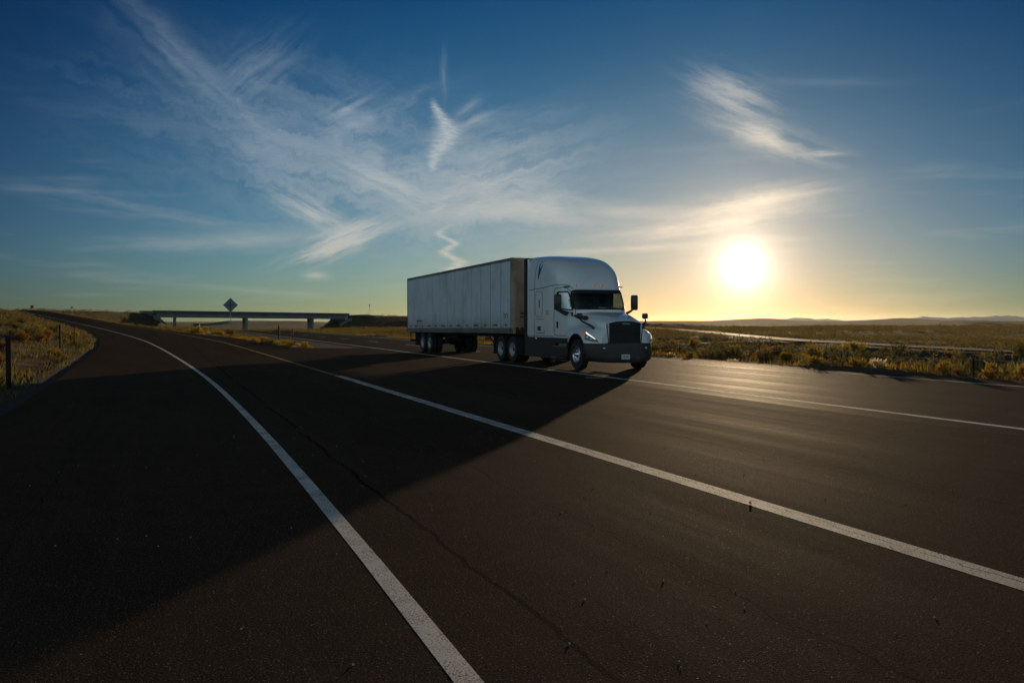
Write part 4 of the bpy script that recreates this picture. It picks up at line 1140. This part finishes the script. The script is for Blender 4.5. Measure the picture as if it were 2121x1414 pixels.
def post_(x, y, h_, label, w=.06, lean=0.0, group=None):
    e_ = MB().box((-w/2, -.012, -.3), (w/2, .012, h_)).box((-w/2, .012, -.3), (-w/2+.012, .05, h_)).box((w/2-.012, .012, -.3), (w/2, .05, h_)).build('delineator_post', M['post'])
    e_.location = (x, y, float(H(x, y))); e_.rotation_euler = (0, lean, -R(15)); tag(e_, label, 'post', group or 'roadside delineator posts'); return e_
post_(-3.55, 25.6, 1.36, 'nearest dark post at the left edge of the picture, standing on the grassy ramp verge', .10)
post_(-5.05, 54.5, 1.35, 'dark post in the dry grass left of the ramp, middle one of three', .09)
post_(-4.9, 61.5, 1.30, 'slim dark post closest to the ramp bend, farthest of the three on the left verge', .06)
post_(7.98, 66.2, 1.32, 'taller dark post near the tip of the grassy gore, between ramp and freeway', .09)
post_(10.2, 75.5, 1.12, 'shorter dark post on the brown shoulder, right of the taller gore post', .07)
# cable along the far verge
wf_ = empty('wire_fence', (25.0, 0, 0)); tag(wf_, 'thin bright wire strung along the scrub beyond the freeway', 'fence')
pts = []
for y in np.arange(4, 96, 1.5): pts.append((0, y, .35+.015*math.sin(y*.7)))
MB().tube(pts, .012, 5).build('wire', M['galv'], wf_, True)
for y in np.arange(4, 96, 18):
    MB().box((-.02, y-.02, float(H(25.0, y))-.3), (.02, y+.02, .42)).build('fence_post', M['post'], wf_)

# orange tab beside the cracked line
tb = MB().box((-.011, -.004, 0.0), (.011, .004, .016), .002).box((-.011, -.02, 0), (.011, .005, .005)).build('road_marker_tab', M['orange_tab'])
tb.location = (4.90, 6.66, 0.0045); tb.rotation_euler = (0, 0, R(-25)); tag(tb, 'small red orange plastic tab stuck on the edge of the cracked white line', 'road marker')

# ------------------------------------------------------------------ far vehicles
def tiny_vehicle(name, x, y, z, rz, L_, w_, h_, boxy, label, cat, lamps):
    v = empty(name, (x, y, z), rz); tag(v, label, cat)
    b_ = MB()
    if boxy: b_.box((-w_/2, 1.6, .7), (w_/2, L_, h_), .05)
    b_.box((-w_/2, 0, .45), (w_/2, 4.4 if not boxy else 1.5, 1.15 if not boxy else h_*.8), .12)
    if not boxy: b_.box((-w_/2*.85, 1.1, 1.12), (w_/2*.85, 3.9, h_), .18)
    b_.build('body', M['car_paint'], v)
    MB().box((-w_/2*.8, 1.02 if not boxy else -.015, 1.15 if not boxy else 1.5), (w_/2*.8, 1.06 if not boxy else -.003, h_-.1 if not boxy else h_*.72)).build('windscreen', M['lamp_black'], v)
    for s in (-1, 1):
        if lamps: MB().box((s*w_*.36-.13, -.03, .62), (s*w_*.36+.13, -.002, .80), .01).build('headlight', M['headlamp'], v)
        for yy in (.8, L_-1.0): MB().lathe([(-.1, .0), (-.1, .3), (-.06, .36), (.06, .36), (.1, .3), (.1, 0)], 16, 'x', (s*(w_/2-.1), yy, .36)).build('wheel', M['rubber'], v, True)
tiny_vehicle('distant_truck', 10.9, 300, float(fz(300)), 0, 6, 1.8, 2.7, True, 'dark box shaped vehicle with glowing headlights far down the freeway under the bridge', 'truck', True)
tiny_vehicle('distant_car', -33.8, 275, 3.45, R(12), 4.5, 1.9, 1.5, False, 'dark car whose roof shows over the crest of the ramp', 'car', False)

# ------------------------------------------------------------------ plants
def bush_mesh(name, rx, rz_, nleaf, leaf, m, twig, seed, spiky=.0, blades=False):
    r = random.Random(seed); V_ = []; F_ = []
    lobes = []
    for i in range(r.randint(9, 14)):
        a = r.uniform(0, 6.28); d = rx*math.sqrt(r.random())*.78; hgt = rz_*(1-.55*(d/rx)**2)*r.uniform(.6, 1.0)
        lobes.append((d*math.cos(a), d*math.sin(a), hgt, r.uniform(.16, .30)*rx))
    for i in range(nleaf):
        L_ = lobes[r.randrange(len(lobes))]
        # clumps at stem tips, thinning toward the base
        t = r.random()**.45
        x = L_[0]*t*1.0 + r.gauss(0, L_[3]*.55); y = L_[1]*t + r.gauss(0, L_[3]*.55); z = L_[2]*t + r.gauss(0, L_[3]*.42)
        if z < .01: z = r.uniform(.01, .12)
        s_ = leaf*r.uniform(.55, 1.35)
        out_ = Vector((x*.5+L_[0]*.4, y*.5+L_[1]*.4, .55*rz_+r.uniform(0, .4))).normalized()
        d_ = (out_+Vector((r.gauss(0, .45), r.gauss(0, .45), r.gauss(0, .35)))).normalized()
        sd = d_.cross(Vector((r.gauss(0, 1), r.gauss(0, 1), r.gauss(0, 1)))).normalized()*s_*(.10 if blades else .24)
        p = Vector((x, y, z)); q = p+d_*s_
        b_ = len(V_); V_ += [p-sd*.5, p+sd*.5, q+sd*.35, q-sd*.35]; F_.append((b_, b_+1, b_+2, b_+3))
    me = bpy.data.meshes.new(name); me.from_pydata([tuple(v) for v in V_], [], F_); me.materials.append(m)
    tw = MB()
    for L_ in lobes: tw.tube([(0, 0, -.1), (L_[0]*.45, L_[1]*.45, L_[2]*.42), (L_[0]*.95, L_[1]*.95, L_[2]*.95)], [.016, .011, .004], 4, False)
    mt = bpy.data.meshes.new('stems'); mt.from_pydata(tw.V, [], tw.F); mt.materials.append(M['twig'])
    return me, mt
KINDS = {
 'sage': [bush_mesh('foliage', .55, .72, 620, .085, M['sage'], None, 100+i) for i in range(5)],
 'rabbit': [bush_mesh('foliage', .50, .66, 700, .10, M['rabbit'], None, 200+i, blades=False) for i in range(4)],
 'rust': [bush_mesh('foliage', .42, .52, 460, .10, M['rust'], None, 300+i) for i in range(3)],
 'tuft': [bush_mesh('foliage', .26, .30, 260, .20, M['pale'], None, 400+i, blades=True) for i in range(3)],
}
NAME = {'sage': 'sagebrush', 'rabbit': 'rabbitbrush', 'rust': 'dry_shrub', 'tuft': 'grass_tuft'}
CAT = {'sage': 'shrub', 'rabbit': 'shrub', 'rust': 'shrub', 'tuft': 'grass tuft'}
def plant(kind, x, y, s, label, group=None, zs__=1.0):
    me, mt = random.choice(KINDS[kind]); z = float(H(x, y))
    e_ = bpy.data.objects.new(NAME[kind], None); e_.empty_display_size = .2; col.objects.link(e_)
    e_.location = (x, y, z-.02); e_.rotation_euler = (0, 0, random.uniform(0, 6.28)); e_.scale = (s, s, s*zs__)
    tag(e_, label, CAT[kind], group)
    f_ = bpy.data.objects.new('foliage', me); col.objects.link(f_); f_.parent = e_
    t_ = bpy.data.objects.new('stems', mt); col.objects.link(t_); t_.parent = e_
    return e_
placed = []
def ok(x, y, r_):
    for (a, b, c) in placed:
        if (a-x)**2+(b-y)**2 < (r_+c)**2*.40: return False
    placed.append((x, y, r_)); return True
# 1: far verge beyond the freeway
DESC = {'sage': 'grey green sagebrush', 'rabbit': 'yellow olive rabbitbrush', 'rust': 'dry brown shrub', 'tuft': 'pale grass tuft'}
tries = 0; cnt = 0
while cnt < 200 and tries < 9000:
    tries += 1
    y = 7+75*random.random()**1.05; d = random.random()**1.2*15.0; x = 22.6+d
    k = random.choices(['sage', 'rabbit', 'rust'], [.62, .22, .16] if d > 1.0 else [.22, .50, .28])[0]
    s = random.uniform(.9, 1.5)*(1.0 if d > 3.5 else (.8 if d > 1.5 else .5))
    if not ok(x, y, .5*s): continue
    row = 'beside the gravel edge' if d < 1.2 else 'set back in the thicket'
    plant(k, x, y, s, f'{DESC[k]} {row} on the far verge beyond the freeway', f'{DESC[k]} on the far verge, {row}', random.uniform(.85, 1.25)); cnt += 1
# distinct clumps named in the picture
plant('rabbit', 22.75, 27.2, 1.0, 'bright yellow rabbitbrush clump at the road edge right below the sun', None, .8)
plant('rabbit', 22.9, 24.9, .9, 'second bright yellow rabbitbrush clump, just right of the one right below the sun', None, .8)
plant('rabbit', 22.8, 18.3, .95, 'yellow rabbitbrush clump at the road edge, nearest to the right side of the picture', None, .9)
plant('rabbit', 22.6, 20.9, .6, 'small upright yellow green rabbitbrush left of the nearest yellow clump', None, 1.1)
for (x, y, s, lb) in ((22.35, 31.6, .95, 'pale straw tuft on the road edge just left of the sun glare'),
                      (22.3, 23.4, 1.0, 'bright spiky pale tuft at the far road edge right of the sun glare'),
                      (22.35, 36.5, .7, 'small pale tuft at the far road edge close to the truck bumper'),
                      (8.1, 57.5, .9, 'pale tuft near the tip of the grassy gore at the taller post'),
                      (7.4, 53.6, .8, 'pale tuft at the very tip of the grassy gore'),
                      (4.6, 97, 1.2, 'pale tuft along the ramp side of the gore under the bridge view'),
                      (-7.5, 37, 1.5, 'wide pale straw clump on the left verge right of the nearest post'),
                      (-6.4, 33.5, 1.3, 'pale straw clump on the left verge beside the nearest post'),
                      (31.5, 36, 1.1, 'pale tuft farther back in the scrub toward the right')):
    plant('tuft', x, y, s, lb, None, .8)
# 2: gore between ramp and freeway
tries = 0; cnt = 0
while cnt < 62 and tries < 4000:
    tries += 1
    y = 54+90*random.random()**1.2; a, b = float(xr_(y))+.35, 8.6
    if b-a < .3: continue
    x = a+(b-a)*random.random()
    k = random.choices(['sage', 'rabbit', 'rust'], [.30, .42, .28])[0]
    tall = y > 95 and x < 7.5
    s = random.uniform(.5, .8) if not tall else random.uniform(.9, 1.6)
    if not ok(x, y, .45*s): continue
    row = 'tall, in front of the bridge' if tall else 'low, near the tip'
    plant(k, x, y, s, f'{DESC[k]} in the gore between ramp and freeway, {row}', f'{DESC[k]} in the gore, {row}', random.uniform(.7, 1.0)); cnt += 1
# 3: left verge of the ramp
tries = 0; cnt = 0
while cnt < 84 and tries < 6000:
    tries += 1
    y = 25+65*random.random()**1.2; d = 1.2+13*random.random()**1.2; x = float(xl(y))-d
    k = random.choices(['sage', 'rabbit', 'rust'], [.46, .16, .38])[0]
    s = random.uniform(1.0, 1.7)*(1 if d > 3 else .6)
    if not ok(x, y, .45*s): continue
    row = 'near the pavement' if d < 4 else 'up on the mound'
    plant(k, x, y, s, f'{DESC[k]} on the left verge of the ramp, {row}', f'{DESC[k]} on the left verge, {row}', random.uniform(.7, 1.0)); cnt += 1

# stuff: dry grass, distant scrub, stones
def scatter_quads(name, pts, hgt, wid, m, label, nb=1, spread=.0, lean=.35):
    n_ = len(pts); pts = np.repeat(np.asarray(pts), nb, 0); N_ = len(pts)
    pts = pts + np.column_stack([rng.normal(0, spread, N_), rng.normal(0, spread, N_), np.zeros(N_)])
    h_ = hgt*rng.uniform(.5, 1.4, N_); w_ = wid*rng.uniform(.6, 1.3, N_); a = rng.uniform(0, 6.28, N_)
    dx_ = np.cos(a)*w_/2; dy_ = np.sin(a)*w_/2; lx = rng.normal(0, lean, N_)*h_; ly = rng.normal(0, lean, N_)*h_
    v0 = pts+np.column_stack([-dx_, -dy_, np.zeros(N_)-.02]); v1 = pts+np.column_stack([dx_, dy_, np.zeros(N_)-.02]); v2 = pts+np.column_stack([lx, ly, h_])
    co = np.stack([v0, v1, v2], 1).reshape(-1, 3)
    me = bpy.data.meshes.new(name); me.vertices.add(3*N_); me.vertices.foreach_set('co', co.ravel())
    me.loops.add(3*N_); me.loops.foreach_set('vertex_index', np.arange(3*N_, dtype=np.int32))
    me.polygons.add(N_); me.polygons.foreach_set('loop_start', np.arange(0, 3*N_, 3, dtype=np.int32)); me.polygons.foreach_set('loop_total', np.full(N_, 3, dtype=np.int32))
    me.update(calc_edges=True); me.materials.append(m)
    o = bpy.data.objects.new(name, me); col.objects.link(o); tag(o, label, None, None, 'stuff'); return o
def pts_right(n_):
    y = rng.uniform(2, 110, n_)**1.0; x = 22.0+rng.uniform(0, 1, n_)**1.6*16; return x, y
def pts_left(n_):
    y = 14+110*rng.uniform(0, 1, n_)**1.3; d = .45+18*rng.uniform(0, 1, n_)**1.5; return xl(y)-d, y
def pts_gore(n_):
    y = 53+130*rng.uniform(0, 1, n_)**1.2; a = xr_(y)+.15; x = a+(8.85-a)*rng.uniform(0, 1, n_); return x, y
xs_, ys_ = [np.concatenate(v) for v in zip(pts_right(7000), pts_left(4500), pts_gore(7000))]
pn = wav(xs_, ys_, 3.2, 30, 6, 1.0); kk = pn > -.15; xs_, ys_ = xs_[kk], ys_[kk]
scatter_quads('dry_grass', np.column_stack([xs_, ys_, H(xs_, ys_)]), .18, .03, M['straw'], 'dry straw coloured grass along the verges', 5, .10)
xs_, ys_ = pts_left(6000)
pn = wav(xs_, ys_, 4.2, 36, 6, 1.0); kk = pn > -.1; xs_, ys_ = xs_[kk], ys_[kk]
scatter_quads('green_weeds', np.column_stack([xs_, ys_, H(xs_, ys_)]), .22, .05, M['sage'], 'dull green weeds on the left verge', 5, .14)
xs_, ys_ = [np.concatenate(v) for v in zip(pts_right(6000), pts_gore(4000))]
pn = wav(xs_, ys_, 4.2, 36, 6, 1.0); kk = pn > 0.0; xs_, ys_ = xs_[kk], ys_[kk]
scatter_quads('green_weeds', np.column_stack([xs_, ys_, H(xs_, ys_)]), .20, .05, M['rabbit'], 'low green weeds along the verges', 5, .12)
# distant scrub: clumps of leaf faces on the terrain, on the embankment and out into the plain
n_ = 15000
u1, u2 = rng.uniform(0, 1, n_), rng.uniform(0, 1, n_)
x_a = np.concatenate([23.5+45*rng.uniform(0, 1, 7000), -60+70*rng.uniform(0, 1, 4000), 30+260*u1**1.6, -90+120*rng.uniform(0, 1, 4000), -40+220*rng.uniform(0, 1, 8000), rng.uniform(20, 110, 5000)])
y_a = np.concatenate([4+150*rng.uniform(0, 1, 7000), 110+220*rng.uniform(0, 1, 4000), 8+330*u2**1.0, 90+220*rng.uniform(0, 1, 4000), 240+260*rng.uniform(0, 1, 8000), rng.uniform(70, 360, 5000)])
insr = (x_a > xl(y_a)-.8) & (x_a < xr_(y_a)+.4) & (y_a < 300)
fwy = (x_a > 8.6) & (x_a < 22.6)
do_, _z = seg_field(x_a, y_a, OPP); br_, _z = seg_field(x_a, y_a, [EMB[3], EMB[4]]); em_, _z = seg_field(x_a, y_a, EMB)
kk = ~insr & ~fwy & (do_ > 2.4) & (br_ > 9) & (em_ > 4)
x_a, y_a = x_a[kk], y_a[kk]
z_a = H(x_a, y_a)
sz = np.clip(np.hypot(x_a, y_a)/130, .75, 1.6)
nb = 26; N_ = len(x_a)*nb
bs_ = np.repeat(rng.uniform(.35, .8, len(x_a))*sz, nb)
ox = rng.normal(0, .42, N_)*bs_; oy = rng.normal(0, .42, N_)*bs_; oz = rng.uniform(0, .75, N_)*bs_*np.clip(1-(ox*ox+oy*oy)/(bs_*bs_)*.6, .2, 1)
cp = np.column_stack([np.repeat(x_a, nb)+ox, np.repeat(y_a, nb)+oy, np.repeat(z_a, nb)+oz])
dv_ = rng.normal(0, 1, (N_, 3)); dv_ /= np.linalg.norm(dv_, axis=1)[:, None]; dw_ = rng.normal(0, 1, (N_, 3)); dw_ = np.cross(dv_, dw_); dw_ /= np.linalg.norm(dw_, axis=1)[:, None]
ls = (.17*bs_)[:, None]
co = np.stack([cp-dv_*ls, cp+dw_*ls*.6, cp+dv_*ls], 1).reshape(-1, 3)
me = bpy.data.meshes.new('distant_scrub'); me.vertices.add(3*N_); me.vertices.foreach_set('co', co.ravel())
me.loops.add(3*N_); me.loops.foreach_set('vertex_index', np.arange(3*N_, dtype=np.int32))
me.polygons.add(N_); me.polygons.foreach_set('loop_start', np.arange(0, 3*N_, 3, dtype=np.int32)); me.polygons.foreach_set('loop_total', np.full(N_, 3, dtype=np.int32))
me.update(calc_edges=True); me.materials.append(M['scrubmass'])
o = bpy.data.objects.new('distant_scrub', me); col.objects.link(o); tag(o, 'countless low shrubs covering the plain and the embankments', None, None, 'stuff')
# grit on the asphalt
gm = MB(); r_ = random.Random(5)
for i in range(420):
    y = 2.5+28*r_.random()**1.6; x = r_.uniform(-2.4, 11)
    s = r_.uniform(.003, .007) if i > 8 else r_.uniform(.007, .011)
    V_ = [(x+s*r_.uniform(.6, 1.2)*a, y+s*r_.uniform(.6, 1.2)*b, .002+(s*r_.uniform(.6, 1.1) if c else 0)) for (a, b, c) in ((-1,-1,0),(1,-1,0),(1,1,0),(-1,1,0),(-.5,-.5,1),(.5,-.5,1),(.5,.5,1),(-.5,.5,1))]
    gm.add(V_, [(4,5,6,7),(0,1,5,4),(1,2,6,5),(2,3,7,6),(3,0,4,7)])
tag(gm.build('grit', M['stone']), 'loose grit scattered on the asphalt', None, None, 'stuff')

# ------------------------------------------------------------------ haze
hz_ = MB().box((-5600, -800, -14), (10400, 10400, 66)).build('haze', None); tag(hz_, 'thin evening haze', None, None, 'stuff')
hm_ = bpy.data.materials.new('haze_air'); hm_.use_nodes = True; t = hm_.node_tree; t.nodes.clear()
pv = t.nodes.new('ShaderNodeVolumePrincipled'); pv.inputs['Color'].default_value = (.78, .88, 1.0, 1); pv.inputs['Density'].default_value = .000008; pv.inputs['Anisotropy'].default_value = .7
oo = t.nodes.new('ShaderNodeOutputMaterial'); t.links.new(pv.outputs[0], oo.inputs['Volume']); hz_.data.materials.append(hm_)
